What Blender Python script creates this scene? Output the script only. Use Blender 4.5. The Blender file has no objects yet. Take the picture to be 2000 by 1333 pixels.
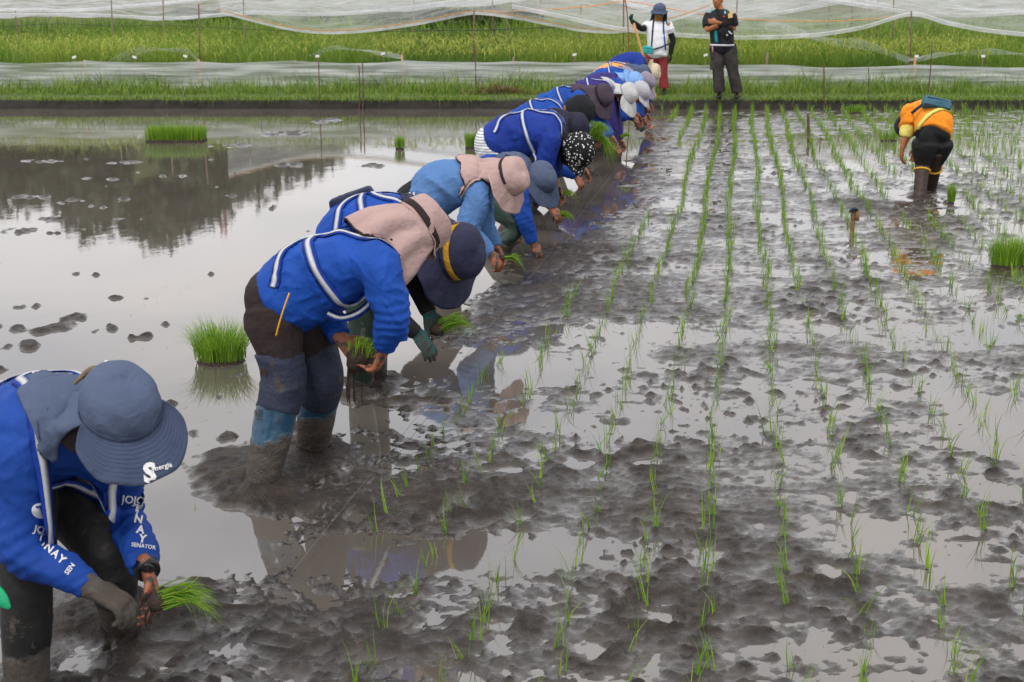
import bpy, bmesh, math, random
import numpy as np
from mathutils import Vector, Matrix
from mathutils.bvhtree import BVHTree
random.seed(7); RNG = np.random.default_rng(7)
SC = bpy.context.scene
COL = SC.collection
R = math.radians
# ------------------------------------------------------------------ camera
CAM_H = 1.95; FPX = 2000 * 50 / 36.0; PITCH = math.atan(688 / FPX)
cd = bpy.data.cameras.new('camera'); cam = bpy.data.objects.new('camera', cd); COL.objects.link(cam)
cam.location = (0, 0, CAM_H); cam.rotation_euler = (math.pi / 2 - PITCH, 0, 0)
cd.lens = 50; cd.sensor_width = 36; cd.clip_start = .05; cd.clip_end = 3000
cd.dof.use_dof = True; cd.dof.focus_distance = 6.6; cd.dof.aperture_fstop = 10
SC.camera = cam
# ------------------------------------------------------------------ sky and sun
SUN_EL, SUN_AZ = R(58), R(200)
w = bpy.data.worlds.new('World'); SC.world = w; w.use_nodes = True
nt = w.node_tree; nt.nodes.clear()
def wn(t, **kw):
    n = nt.nodes.new(t)
    for k, v in kw.items(): setattr(n, k, v)
    return n
out = wn('ShaderNodeOutputWorld'); bg = wn('ShaderNodeBackground'); bg.inputs[1].default_value = .12
sky = wn('ShaderNodeTexSky'); sky.sky_type = 'NISHITA'; sky.sun_disc = False
sky.sun_elevation = SUN_EL; sky.sun_rotation = SUN_AZ; sky.dust_density = 2.0
tc = wn('ShaderNodeTexCoord'); mp = wn('ShaderNodeMapping'); mp.inputs['Scale'].default_value = (1, 1, 3.2)
nz = wn('ShaderNodeTexNoise'); nz.inputs['Scale'].default_value = 1.9; nz.inputs['Detail'].default_value = 6; nz.inputs['Roughness'].default_value = .55
rp = wn('ShaderNodeValToRGB'); rp.color_ramp.elements[0].position = .25; rp.color_ramp.elements[1].position = .62
rp.color_ramp.elements[0].color = (.45, .45, .45, 1); rp.color_ramp.elements[1].color = (1, 1, 1, 1)
nz2 = wn('ShaderNodeTexNoise'); nz2.inputs['Scale'].default_value = 2.6; nz2.inputs['Detail'].default_value = 5
rp2 = wn('ShaderNodeValToRGB'); rp2.color_ramp.elements[0].position = .35; rp2.color_ramp.elements[1].position = .68
CL = 11.0
rp2.color_ramp.elements[0].color = (.86, .88, .93, 1); rp2.color_ramp.elements[1].color = (1.0, .94, .905, 1)
mul = wn('ShaderNodeVectorMath', operation='SCALE'); mul.inputs['Scale'].default_value = CL
mix = wn('ShaderNodeMix', data_type='RGBA')
L = nt.links.new
L(tc.outputs['Generated'], mp.inputs['Vector']); L(mp.outputs[0], nz.inputs['Vector']); L(mp.outputs[0], nz2.inputs['Vector'])
L(nz.outputs['Fac'], rp.inputs[0]); L(nz2.outputs['Fac'], rp2.inputs[0]); L(rp2.outputs[0], mul.inputs[0])
L(rp.outputs[0], mix.inputs['Factor']); L(sky.outputs[0], mix.inputs['A']); L(mul.outputs[0], mix.inputs['B'])
L(mix.outputs['Result'], bg.inputs[0]); L(bg.outputs[0], out.inputs[0])
sl = bpy.data.lights.new('sun', 'SUN'); sl.energy = 1.5; sl.angle = R(12); sl.color = (1, .96, .9)
so = bpy.data.objects.new('sun', sl); COL.objects.link(so)
so.rotation_euler = (math.pi / 2 - SUN_EL, 0, math.pi - SUN_AZ)
so.location = (0, 0, 30)
SC.view_settings.view_transform = 'Standard'; SC.view_settings.look = 'None'
SC.view_settings.exposure = .15; SC.view_settings.gamma = 1; SC.view_settings.use_curve_mapping = False
SC.cycles.max_bounces = 5; SC.cycles.transparent_max_bounces = 12
SC.cycles.use_denoising = True

# ------------------------------------------------------------------ pixel geometry
CP, SP = math.cos(PITCH), math.sin(PITCH)
def ray(px, py):
    a = (px - 1000) / FPX; b = (666.5 - py) / FPX
    return Vector((a, CP + b * SP, -SP + b * CP))
def G(px, py, z=0.0):
    d = ray(px, py); t = (z - CAM_H) / d.z
    return Vector((d.x * t, d.y * t, z))
def A(px, py, Y):
    d = ray(px, py); t = Y / d.y
    return Vector((d.x * t, Y, CAM_H + d.z * t))
def PX(p):
    p = Vector(p); zc = p.y * CP - (p.z - CAM_H) * SP
    return (1000 + FPX * p.x / zc, 666.5 - FPX * (p.y * SP + (p.z - CAM_H) * CP) / zc)
# ------------------------------------------------------------------ noise
def _h(ix, iy, iz, seed):
    with np.errstate(over='ignore'):
        h = ix.astype(np.uint32) * np.uint32(374761393) + iy.astype(np.uint32) * np.uint32(668265263) + iz.astype(np.uint32) * np.uint32(2246822519) + np.uint32((seed * 3266489917) & 0xffffffff)
        h = (h ^ (h >> np.uint32(13))) * np.uint32(1274126177)
        h = (h ^ (h >> np.uint32(16))) * np.uint32(2654435761)
        h = h ^ (h >> np.uint32(15))
    return h.astype(np.float64) / 2147483647.5 - 1
def vn2(x, y, seed=0):
    fx, fy = np.floor(x), np.floor(y); ix, iy = fx.astype(np.int64), fy.astype(np.int64); z = np.zeros_like(ix) + 11
    u, v = x - fx, y - fy; u = u * u * (3 - 2 * u); v = v * v * (3 - 2 * v)
    a = _h(ix, iy, z, seed); b = _h(ix + 1, iy, z, seed); c = _h(ix, iy + 1, z, seed); d = _h(ix + 1, iy + 1, z, seed)
    return (a * (1 - u) + b * u) * (1 - v) + (c * (1 - u) + d * u) * v
def fbm2(x, y, o=3, seed=0):
    s = 0; amp = 1; n = 0
    for i in range(o):
        s = s + amp * vn2(x * 2 ** i + i * 17.3, y * 2 ** i - i * 9.1, seed + i); n += amp; amp *= .5
    return s / n
def vn3(p, seed=0):
    f = np.floor(p); i = f.astype(np.int64); t = p - f; t = t * t * (3 - 2 * t)
    r = 0
    for dx in (0, 1):
        for dy in (0, 1):
            for dz in (0, 1):
                wgt = (t[:, 0] if dx else 1 - t[:, 0]) * (t[:, 1] if dy else 1 - t[:, 1]) * (t[:, 2] if dz else 1 - t[:, 2])
                r = r + wgt * _h(i[:, 0] + dx, i[:, 1] + dy, i[:, 2] + dz, seed)
    return r
# ------------------------------------------------------------------ mesh helpers
def link(name, me, mat=None, parent=None):
    o = bpy.data.objects.new(name, me); COL.objects.link(o)
    if mat is not None and me is not None and not me.materials: me.materials.append(mat)
    if parent is not None: o.parent = parent
    return o
def tag(o, label=None, cat=None, group=None, kind=None):
    if label: o['label'] = label
    if cat: o['category'] = cat
    if group: o['group'] = group
    if kind: o['kind'] = kind
    return o
def empty(name, loc=(0, 0, 0)):
    o = bpy.data.objects.new(name, None); COL.objects.link(o); o.location = loc; o.empty_display_size = .1
    return o
def mesh_np(name, V, Q=None, T=None, smooth=True, var=None):
    me = bpy.data.meshes.new(name); V = np.asarray(V, np.float32)
    Q = np.zeros((0, 4), np.int32) if Q is None or len(Q) == 0 else np.asarray(Q, np.int32)
    T = np.zeros((0, 3), np.int32) if T is None or len(T) == 0 else np.asarray(T, np.int32)
    me.vertices.add(len(V)); me.vertices.foreach_set('co', V.ravel())
    idx = np.concatenate([Q.ravel(), T.ravel()]); me.loops.add(len(idx)); me.loops.foreach_set('vertex_index', idx)
    st = np.concatenate([np.arange(len(Q)) * 4, len(Q) * 4 + np.arange(len(T)) * 3]).astype(np.int32)
    me.polygons.add(len(st)); me.polygons.foreach_set('loop_start', st)
    me.polygons.foreach_set('use_smooth', np.full(len(st), smooth))
    me.update(calc_edges=True); me.validate()
    if var is not None:
        a = me.attributes.new('var', 'FLOAT', 'POINT'); a.data.foreach_set('value', np.asarray(var, np.float32))
    return me
def cr(P, sub):
    P = np.asarray(P, float)
    if len(P) < 3 or sub <= 1: return P
    out = []; n = len(P)
    for i in range(n - 1):
        p0 = P[i - 1] if i > 0 else 2 * P[0] - P[1]; p1 = P[i]; p2 = P[i + 1]; p3 = P[i + 2] if i + 2 < n else 2 * P[-1] - P[-2]
        for j in range(sub):
            t = j / sub
            out.append(.5 * (2 * p1 + (p2 - p0) * t + (2 * p0 - 5 * p1 + 4 * p2 - p3) * t * t + (3 * p1 - p0 - 3 * p2 + p3) * t ** 3))
    out.append(P[-1]); return np.array(out)
class Geo:
    def __init__(s): s.V = []; s.Q = []; s.T = []; s.n = 0
    def add(s, V, Q=(), T=()):
        for q in Q: s.Q.append(tuple(i + s.n for i in q))
        for t in T: s.T.append(tuple(i + s.n for i in t))
        s.V.extend([tuple(v) for v in V]); s.n = len(s.V)
    def tube(s, pts, rad, side=(0, 0, 1), n=14, sub=4, cap=.6):
        rr = [(r, r) if not isinstance(r, (tuple, list)) else r for r in rad]
        D = cr([list(p) + list(r) for p, r in zip(pts, rr)], sub)
        P = D[:, :3]; RD = np.maximum(D[:, 3:], .0005)
        T = np.gradient(P, axis=0); T /= np.linalg.norm(T, axis=1)[:, None] + 1e-9
        sd = np.array(side, float)
        rings = []
        def ring(p, t, r):
            S = sd - t * (t @ sd)
            if np.linalg.norm(S) < 1e-3: S = np.cross(t, (1, 0, 0.01))
            S /= np.linalg.norm(S); N = np.cross(t, S)
            a = np.arange(n) * 2 * math.pi / n
            return p + np.outer(np.cos(a) * r[1], S) + np.outer(np.sin(a) * r[0], N)
        if cap:
            m = min(RD[0]) * cap
            for f, q in ((.9, .35), (.55, .8)): rings.append(ring(P[0] - T[0] * m * f, T[0], RD[0] * q))
        for i in range(len(P)): rings.append(ring(P[i], T[i], RD[i]))
        if cap:
            m = min(RD[-1]) * cap
            for f, q in ((.55, .8), (.9, .35)): rings.append(ring(P[-1] + T[-1] * m * f, T[-1], RD[-1] * q))
        V = np.concatenate(rings); k = len(rings); Q = []
        for i in range(k - 1):
            for j in range(n):
                j2 = (j + 1) % n; Q.append((i * n + j, i * n + j2, (i + 1) * n + j2, (i + 1) * n + j))
        c0 = len(V); V = np.vstack([V, rings[0].mean(0), rings[-1].mean(0)])
        Tt = [(c0, (j + 1) % n, j) for j in range(n)] + [(c0 + 1, (k - 1) * n + j, (k - 1) * n + (j + 1) % n) for j in range(n)]
        s.add(V, Q, Tt); return s
    def ball(s, c, ax, nu=16, nv=10):
        c = np.array(c, float); X, Y, Z = [np.array(a, float) for a in ax]
        V = [c + Z]
        for i in range(1, nv):
            th = math.pi * i / nv
            for j in range(nu):
                a = 2 * math.pi * j / nu
                V.append(c + Z * math.cos(th) + (X * math.cos(a) + Y * math.sin(a)) * math.sin(th))
        V.append(c - Z); Q = []; T = []
        for j in range(nu): T.append((0, 1 + j, 1 + (j + 1) % nu))
        for i in range(nv - 2):
            for j in range(nu):
                a = 1 + i * nu; Q.append((a + j, a + nu + j, a + nu + (j + 1) % nu, a + (j + 1) % nu))
        e = len(V) - 1; b = 1 + (nv - 2) * nu
        for j in range(nu): T.append((e, b + (j + 1) % nu, b + j))
        s.add(V, Q, T); return s
    def box(s, c, ax, bevel=.0):
        c = Vector(c); X, Y, Z = [Vector(a) for a in ax]; V = []
        for sz in (-1, 1):
            for sy in (-1, 1):
                for sx in (-1, 1): V.append(c + X * sx + Y * sy + Z * sz)
        s.add(V, [(0, 2, 3, 1), (4, 5, 7, 6), (0, 1, 5, 4), (2, 6, 7, 3), (0, 4, 6, 2), (1, 3, 7, 5)]); return s
    def mesh(s, name, smooth=True): return mesh_np(name, s.V, s.Q, s.T, smooth)
def remesh(geo, name, voxel=.01, it=4, fac=.5, dec=None):
    me = geo.mesh('tmp'); o = bpy.data.objects.new('tmp', me); COL.objects.link(o)
    m = o.modifiers.new('r', 'REMESH'); m.mode = 'VOXEL'; m.voxel_size = voxel; m.use_smooth_shade = True
    if it:
        s = o.modifiers.new('s', 'SMOOTH'); s.iterations = it; s.factor = fac
    if dec:
        d = o.modifiers.new('d', 'DECIMATE'); d.ratio = dec
    dg = bpy.context.evaluated_depsgraph_get(); dg.update()
    me2 = bpy.data.meshes.new_from_object(o.evaluated_get(dg)); me2.name = name
    bpy.data.objects.remove(o); bpy.data.meshes.remove(me)
    me2.polygons.foreach_set('use_smooth', np.ones(len(me2.polygons), bool))
    return me2
def getV(me):
    a = np.empty(len(me.vertices) * 3, np.float32); me.vertices.foreach_get('co', a); return a.reshape(-1, 3).astype(float)
def getN(me):
    a = np.empty(len(me.vertices) * 3, np.float32); me.vertex_normals.foreach_get('vector', a); return a.reshape(-1, 3).astype(float)
def setV(me, V): me.vertices.foreach_set('co', V.astype(np.float32).ravel()); me.update()
def bvh_of(me):
    V = [v.co.copy() for v in me.vertices]; return BVHTree.FromPolygons(V, [tuple(p.vertices) for p in me.polygons])
def solidify(me, th):
    """give a sheet a real thickness: second skin along the vertex normals plus a rim"""
    V = getV(me); N = getN(me); n = len(V); F = [tuple(p.vertices) for p in me.polygons]; cnt = {}
    for f in F:
        for a, b in zip(f, f[1:] + f[:1]): k = (min(a, b), max(a, b)); cnt.setdefault(k, []).append((a, b))
    F2 = [tuple(i + n for i in reversed(f)) for f in F] + [(b, a, a + n, b + n) for v in cnt.values() if len(v) == 1 for a, b in v]
    me.clear_geometry(); me.from_pydata(np.concatenate([V, V - N * th]).tolist(), [], F + F2)
    me.polygons.foreach_set('use_smooth', np.ones(len(me.polygons), bool)); me.update(); return me
# ------------------------------------------------------------------ materials
def lin(c):
    if isinstance(c, str): c = [int(c[i:i + 2], 16) / 255 for i in (0, 2, 4)]
    return tuple(x / 12.92 if x <= .04045 else ((x + .055) / 1.055) ** 2.4 for x in c)
class NB:
    def __init__(s, name):
        s.m = bpy.data.materials.new(name); s.m.use_nodes = True; s.t = s.m.node_tree; s.t.nodes.clear()
        s.o = s.n('ShaderNodeOutputMaterial')
    def n(s, t, ins=None, **kw):
        x = s.t.nodes.new(t)
        for k, v in kw.items(): setattr(x, k, v)
        for k, v in (ins or {}).items():
            if hasattr(v, 'is_output') or isinstance(v, bpy.types.NodeSocket): s.t.links.new(v, x.inputs[k])
            else: x.inputs[k].default_value = v
        return x
    def noise(s, scale, detail=3, rough=.5, vec=None, out='Fac'):
        i = {'Scale': scale, 'Detail': detail, 'Roughness': rough}
        if vec is not None: i['Vector'] = vec
        return s.n('ShaderNodeTexNoise', i).outputs[out]
    def ramp(s, f, stops):
        r = s.n('ShaderNodeValToRGB', {0: f}); e = r.color_ramp.elements
        while len(e) < len(stops): e.new(.5)
        for x, (p, c) in zip(e, stops): x.position = p; x.color = (*c, 1) if not isinstance(c, (int, float)) else (c, c, c, 1)
        return r.outputs[0]
    def mix(s, f, a, b, bt='MIX'):
        x = s.n('ShaderNodeMix', data_type='RGBA', blend_type=bt)
        for k, v in (('Factor', f), ('A', a), ('B', b)):
            if isinstance(v, bpy.types.NodeSocket): s.t.links.new(v, x.inputs[k])
            elif k == 'Factor': x.inputs[k].default_value = v
            else: x.inputs[k].default_value = (*v, 1)
        return x.outputs['Result']
    def math(s, op, a, b=0.0):
        x = s.n('ShaderNodeMath', operation=op)
        for k, v in ((0, a), (1, b)):
            if isinstance(v, bpy.types.NodeSocket): s.t.links.new(v, x.inputs[k])
            else: x.inputs[k].default_value = v
        return x.outputs[0]
    def bump(s, h, st, dist, nrm=None):
        i = {'Height': h, 'Strength': st, 'Distance': dist}
        if nrm is not None: i['Normal'] = nrm
        return s.n('ShaderNodeBump', i).outputs[0]
    def bsdf(s, **kw):
        x = s.n('ShaderNodeBsdfPrincipled')
        for k, v in kw.items():
            k = k.replace('_', ' ')
            if isinstance(v, bpy.types.NodeSocket): s.t.links.new(v, x.inputs[k])
            elif isinstance(v, (tuple, list)) and len(v) == 3: x.inputs[k].default_value = (*v, 1)
            else: x.inputs[k].default_value = v
        return x.outputs[0]
    def end(s, sh): s.t.links.new(sh, s.o.inputs['Surface']); return s.m
    def pos(s): return s.n('ShaderNodeNewGeometry').outputs['Position']
MATS = {}
MUDC = (.062, .049, .039)
def cloth(name, col, rough=.85, mud=0.0, mudz=None, var=.18, wr=.3, sheen=.0, pat=None, crease=26):
    """woven cloth: weave, creases, slight colour wear; mud = splashes, mudz = height of the mud line"""
    if name in MATS: return MATS[name]
    b = NB(name); p = b.pos(); c = lin(col) if isinstance(col, str) else col
    n1 = b.noise(5, 4, .6, p)
    c2 = tuple(x * (1 - var) for x in c); c3 = tuple(min(1, x * (1 + var * .7) + .004) for x in c)
    colr = b.ramp(n1, [(.3, c2), (.7, c3)])
    if pat == 'floral':
        v = b.n('ShaderNodeTexVoronoi', {'Scale': 42.0, 'Vector': p}); f = b.math('LESS_THAN', b.math('ADD', v.outputs['Distance'], b.math('MULTIPLY', b.noise(160, 2, .5, p), .5)), .52)
        colr = b.mix(f, colr, (.75, .75, .75))
    elif pat == 'dots':
        v = b.n('ShaderNodeTexVoronoi', {'Scale': 45.0, 'Vector': p}); f = b.math('LESS_THAN', v.outputs['Distance'], .22)
        colr = b.mix(f, colr, (.28, .2, .13))
    elif pat == 'stripe':
        wv = b.n('ShaderNodeTexWave', {'Scale': 14.0, 'Distortion': .6, 'Vector': p}); wv.bands_direction = 'Z'
        colr = b.mix(b.ramp(wv.outputs['Fac'], [(.5, 0), (.6, 1)]), colr, tuple(x * .45 for x in c))
    elif pat == 'camo':
        f = b.ramp(b.noise(7, 5, .65, p), [(.44, 0), (.56, .8)]); colr = b.mix(f, colr, tuple(x * .5 for x in c))
    elif pat == 'tapestry':
        f = b.ramp(b.noise(60, 2, .6, p), [(.45, 0), (.55, 1)]); colr = b.mix(f, colr, (.09, .02, .01))
    rg = rough
    if mud:
        f = b.ramp(b.noise(9, 6, .68, p), [(.62 - mud * .2, 0), (.68 - mud * .12, 1)]); colr = b.mix(f, colr, MUDC)
    if mudz is not None:
        sx = b.n('ShaderNodeSeparateXYZ', {0: p}).outputs['Z']
        f = b.math('SUBTRACT', b.math('ADD', sx, b.math('MULTIPLY', b.noise(11, 5, .65, p), .16)), mudz + .08)
        fm = b.ramp(f, [(.0, 1), (.018, 0)]); mc = b.ramp(b.noise(30, 4, .6, p), [(.3, tuple(x * .65 for x in MUDC)), (.7, tuple(x * 1.25 for x in MUDC))])
        colr = b.mix(fm, colr, mc)
    wv = b.math('SUBTRACT', 1.0, b.math('ABSOLUTE', b.math('SUBTRACT', b.math('MULTIPLY', b.noise(crease * .5, 3, .5, p), 2.0), 1.0))); we = b.noise(420, 2, .5, p)
    nrm = b.bump(wv, wr, .03); nrm = b.bump(we, .25, .002, nrm)
    kw = dict(Base_Color=colr, Roughness=rg, Normal=nrm, Specular_IOR_Level=.25)
    if sheen: kw['Sheen_Weight'] = sheen
    MATS[name] = b.end(b.bsdf(**kw)); return MATS[name]
def rubber(name, col, mudz=.25, rough=.32):
    if name in MATS: return MATS[name]
    b = NB(name); p = b.pos(); c = lin(col)
    colr = b.ramp(b.noise(7, 4, .6, p), [(.3, tuple(x * .75 for x in c)), (.7, tuple(x * 1.2 for x in c))])
    sx = b.n('ShaderNodeSeparateXYZ', {0: p}).outputs['Z']
    f = b.math('SUBTRACT', b.math('ADD', sx, b.math('MULTIPLY', b.noise(10, 5, .6, p), .12)), mudz + .06)
    fm = b.ramp(f, [(.0, 1), (.02, 0)])
    sp = b.ramp(b.noise(24, 5, .7, p), [(.60, 0), (.66, .8)])
    fm2 = b.math('MAXIMUM', fm, sp)
    mc = b.ramp(b.noise(26, 5, .65, p), [(.3, tuple(x * .6 for x in MUDC)), (.7, tuple(x * 1.35 for x in MUDC))])
    colr = b.mix(fm2, colr, mc)
    rg = b.math('ADD', b.math('MULTIPLY', fm2, .3), rough)
    nrm = b.bump(b.math('MULTIPLY', b.noise(38, 6, .7, p), fm2), .7, .02); nrm = b.bump(b.noise(12, 2, .5, p), .25, .03, nrm)
    MATS[name] = b.end(b.bsdf(Base_Color=colr, Roughness=rg, Normal=nrm)); return MATS[name]
def skin(name, col, mud=.0):
    if name in MATS: return MATS[name]
    b = NB(name); p = b.pos(); c = lin(col)
    colr = b.ramp(b.noise(30, 4, .6, p), [(.3, tuple(x * .78 for x in c)), (.7, tuple(min(1, x * 1.15) for x in c))])
    if mud:
        sx = b.n('ShaderNodeSeparateXYZ', {0: p}).outputs['Z']
        f = b.math('ADD', b.math('MULTIPLY', b.math('SUBTRACT', .3, sx), .15), b.noise(28, 5, .65, p))
        colr = b.mix(b.ramp(f, [(.58 - mud * .1, 0), (.63 - mud * .06, 1)]), colr, tuple(x * .6 for x in MUDC))
    nrm = b.bump(b.noise(150, 3, .6, p), .25, .003)
    MATS[name] = b.end(b.bsdf(Base_Color=colr, Roughness=.5, Normal=nrm, Subsurface_Weight=.06, Subsurface_Scale=.01)); return MATS[name]
def plain(name, col, rough=.6, var=.15, scale=20, bump=.2, metal=0):
    if name in MATS: return MATS[name]
    b = NB(name); p = b.pos(); c = lin(col) if isinstance(col, str) else col
    colr = b.ramp(b.noise(scale, 4, .6, p), [(.3, tuple(x * (1 - var) for x in c)), (.7, tuple(min(1, x * (1 + var)) for x in c))])
    MATS[name] = b.end(b.bsdf(Base_Color=colr, Roughness=rough, Metallic=metal, Normal=b.bump(b.noise(scale * 3, 4, .6, p), bump, .01))); return MATS[name]
def leafmat(name, stops, trans=.35, rough=.5):
    if name in MATS: return MATS[name]
    b = NB(name); a = b.n('ShaderNodeAttribute', attribute_name='var').outputs['Fac']
    c = b.ramp(a, stops)
    d = b.bsdf(Base_Color=c, Roughness=rough, Specular_IOR_Level=.35)
    t = b.n('ShaderNodeBsdfTranslucent', {'Color': c}).outputs[0]
    x = b.n('ShaderNodeMixShader', {0: trans}); b.t.links.new(d, x.inputs[1]); b.t.links.new(t, x.inputs[2])
    MATS[name] = b.end(x.outputs[0]); return MATS[name]
def netmat(name, alpha, col=(.8, .82, .84), streak=None):
    b = NB(name); p = b.pos()
    if streak: p = b.n('ShaderNodeMapping', {'Vector': p, 'Scale': streak}).outputs[0]
    f = b.ramp(b.noise(1.3, 5, .6, p), [(.38, alpha * .5), (.6, min(1, alpha * 1.35))] if streak else [(.3, alpha * .4), (.7, min(1, alpha * 1.5))])
    d = b.n('ShaderNodeBsdfDiffuse', {'Color': (*col, 1)}).outputs[0]; tl = b.n('ShaderNodeBsdfTranslucent', {'Color': (*col, 1)}).outputs[0]
    m = b.n('ShaderNodeMixShader', {0: .5, 1: d, 2: tl}).outputs[0]
    tr = b.n('ShaderNodeBsdfTransparent').outputs[0]
    return b.end(b.n('ShaderNodeMixShader', {0: f, 1: tr, 2: m}).outputs[0])
# vectorised grass blades
def blades(base, h, az, lean, wid, seg=3, curl=1.0, var=None):
    base = np.asarray(base, float); N = len(base); h = np.broadcast_to(h, N); lean = np.broadcast_to(lean, N); wid = np.broadcast_to(wid, N)
    d = np.stack([np.cos(az), np.sin(az), 0 * az], 1); sd = np.stack([-np.sin(az), np.cos(az), 0 * az], 1)
    tw = RNG.uniform(-1, 1, N) * 1.2; sd = sd * np.cos(tw)[:, None] + d * np.sin(tw)[:, None]
    rows = []
    for i in range(seg + 1):
        t = i / seg
        ang = lean * (t ** curl)
        c = base + (d * (np.sin(ang) * t)[:, None] + np.array([0, 0, 1.]) * (np.cos(ang) * t)[:, None]) * h[:, None]
        wv = wid * (1 - t ** 1.8) * (.75 + .25 * min(1, t * 4)) * .5
        if i < seg: rows += [c - sd * wv[:, None], c + sd * wv[:, None]]
        else: rows += [c]
    k = len(rows); V = np.stack(rows, 1).reshape(-1, 3); off = (np.arange(N) * k)[:, None]
    Q = np.concatenate([off + np.array([[2 * i, 2 * i + 1, 2 * i + 3, 2 * i + 2]]) for i in range(seg - 1)]) if seg > 1 else None
    T = off + np.array([[2 * seg - 2, 2 * seg - 1, 2 * seg]])
    if var is None: var = RNG.random(N)
    return V, Q, T, np.repeat(var, k)
class Acc:
    def __init__(s): s.V = []; s.Q = []; s.T = []; s.a = []; s.n = 0
    def add(s, r):
        V, Q, T, a = r
        if Q is not None and len(Q): s.Q.append(Q + s.n)
        if T is not None and len(T): s.T.append(T + s.n)
        s.V.append(V); s.a.append(a); s.n += len(V)
    def mesh(s, name, smooth=True):
        return mesh_np(name, np.concatenate(s.V), np.concatenate(s.Q) if s.Q else None, np.concatenate(s.T) if s.T else None, smooth, np.concatenate(s.a))
# ================================================================== THE SETTING
ROWDIR = Vector((450 / math.hypot(FPX, 688), 1, 0)).normalized()
BANK_Y = G(1000, 213).y
# ---- mud height field -------------------------------------------------
BL = []                      # (cx, cy, rx, ry, amp) in metres
def blob(px, py, rx, ry, amp):
    c = G(px, py); e = G(px + rx, py); y1 = G(px, max(py - ry, -5)).y; y2 = G(px, py + ry).y
    left = px < 760 and py < 860
    BL.append((c.x, c.y, abs(e.x - c.x), max(.03, abs(y1 - y2) / 2), amp + .04 if left and amp > 0 else amp * .6, left))
# pools and bars read off the photograph (world places)
for b_ in [(1040, 1078, 260, 36, -.035), (840, 1100, 90, 28, -.03), (1180, 830, 260, 42, -.022), (960, 725, 240, 40, -.022), (1300, 650, 260, 24, -.018),
           (1560, 770, 260, 46, -.016), (1720, 900, 200, 60, -.016), (1820, 1080, 200, 60, -.018), (1620, 1040, 110, 40, -.012), (1500, 1250, 160, 50, -.012),
           (1850, 1260, 220, 50, -.016), (1930, 820, 100, 60, -.016), (1880, 470, 200, 60, -.012), (1750, 285, 300, 18, -.012), (1900, 640, 120, 30, -.01),
           (1500, 330, 250, 16, -.01), (690, 880, 110, 22, -.014), (680, 1090, 120, 34, -.03), (1450, 940, 100, 40, -.008), (480, 1270, 60, 24, -.03),
           (150, 1262, 40, 24, -.03), (160, 1305, 50, 16, -.03), (1010, 1240, 60, 14, -.008), (1390, 850, 180, 24, -.016), (1250, 450, 100, 14, -.01),
           (420, 935, 240, 30, -.004), (330, 1040, 150, 70, -.05), (860, 640, 170, 30, .004),
           # bars
           (850, 960, 360, 75, .024), (1330, 545, 330, 90, .014), (880, 1230, 430, 95, .03), (1290, 980, 200, 40, .012), (1350, 1180, 160, 60, .014),
           (230, 1240, 260, 100, .04), (470, 935, 130, 55, .06), (600, 895, 90, 30, .045), (1790, 440, 130, 60, .022), (1880, 540, 90, 40, .012),
           (1000, 520, 170, 70, .022), (1090, 420, 110, 60, .02), (1150, 330, 90, 50, .016), (1230, 260, 60, 30, .014), (900, 640, 160, 50, .016), (740, 760, 120, 40, .014),
           (1100, 850, 50, 14, .02), (1620, 690, 60, 14, .02), (1330, 690, 70, 13, .02), (1510, 680, 60, 14, .018), (1800, 800, 60, 20, .02), (1560, 590, 140, 30, .014),
           (1900, 905, 50, 16, .022), (1700, 880, 50, 14, .018), (1720, 1000, 50, 20, .016), (1640, 1120, 80, 30, .02), (1780, 1220, 70, 24, .018), (1940, 1180, 40, 30, .02),
           (1960, 560, 60, 26, .018), (1500, 1240, 90, 20, .016), (1780, 700, 120, 14, .012), (1980, 700, 60, 30, .014), (1400, 850, 60, 10, .016), (1560, 380, 160, 26, .012),
           (1650, 250, 200, 14, .012), (1450, 240, 160, 12, .012), (560, 262, 60, 9, .05), (640, 236, 40, 7, .04), (450, 285, 60, 5, .028),
           (90, 315, 60, 4, .03), (250, 318, 60, 4, .03), (330, 345, 50, 4, .03), (200, 350, 60, 4, .028), (570, 322, 40, 6, .05), (730, 325, 30, 6, .05),
           (60, 385, 60, 5, .028), (140, 395, 50, 5, .028), (190, 405, 50, 5, .028), (100, 430, 40, 6, .028), (235, 392, 20, 5, .05), (40, 450, 40, 8, .04),
           (530, 407, 12, 4, .06), (200, 643, 32, 8, .07), (120, 635, 60, 14, .034), (30, 640, 60, 10, .036), (60, 600, 40, 6, .03), (160, 616, 40, 5, .028),
           (40, 680, 60, 8, .032), (280, 658, 25, 5, .04), (325, 633, 12, 5, .05), (360, 690, 30, 6, .034), (60, 672, 20, 4, .05), (345, 790, 40, 6, .03), (425, 850, 60, 10, .03),
           (300, 905, 60, 8, .03), (410, 905, 40, 20, .05), (520, 985, 80, 30, .03)]: blob(*b_)
FEET = []                    # boots press the mud down and push up a rim (filled below, read off the photograph)
for i in range(170):
    px, py = RNG.uniform(-60, 760), 300 + 620 * RNG.random() ** 1.2
    if px > 1290 - (py - 220) * .95: continue
    c = G(px, py); r_ = RNG.uniform(.012, .045); BL.append((c.x, c.y, r_ * RNG.uniform(1, 2.5), r_ * RNG.uniform(.8, 2), RNG.uniform(.05, .075), True))
for f_ in [(495, 958), (600, 878), (48, 1375), (240, 1200), (1795, 383), (1815, 368), (715, 735), (690, 765)]: c_ = G(*f_); FEET.append((c_.x, c_.y))
HOLES = []
for px, py in [(385, 905), (440, 960), (1775, 405), (1900, 908), (1620, 1120), (1830, 460), (1700, 560), (700, 1010), (860, 1010), (1260, 905), (1130, 905), (905, 985)]:
    c_ = G(px, py); HOLES.append((c_.x, c_.y))
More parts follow.
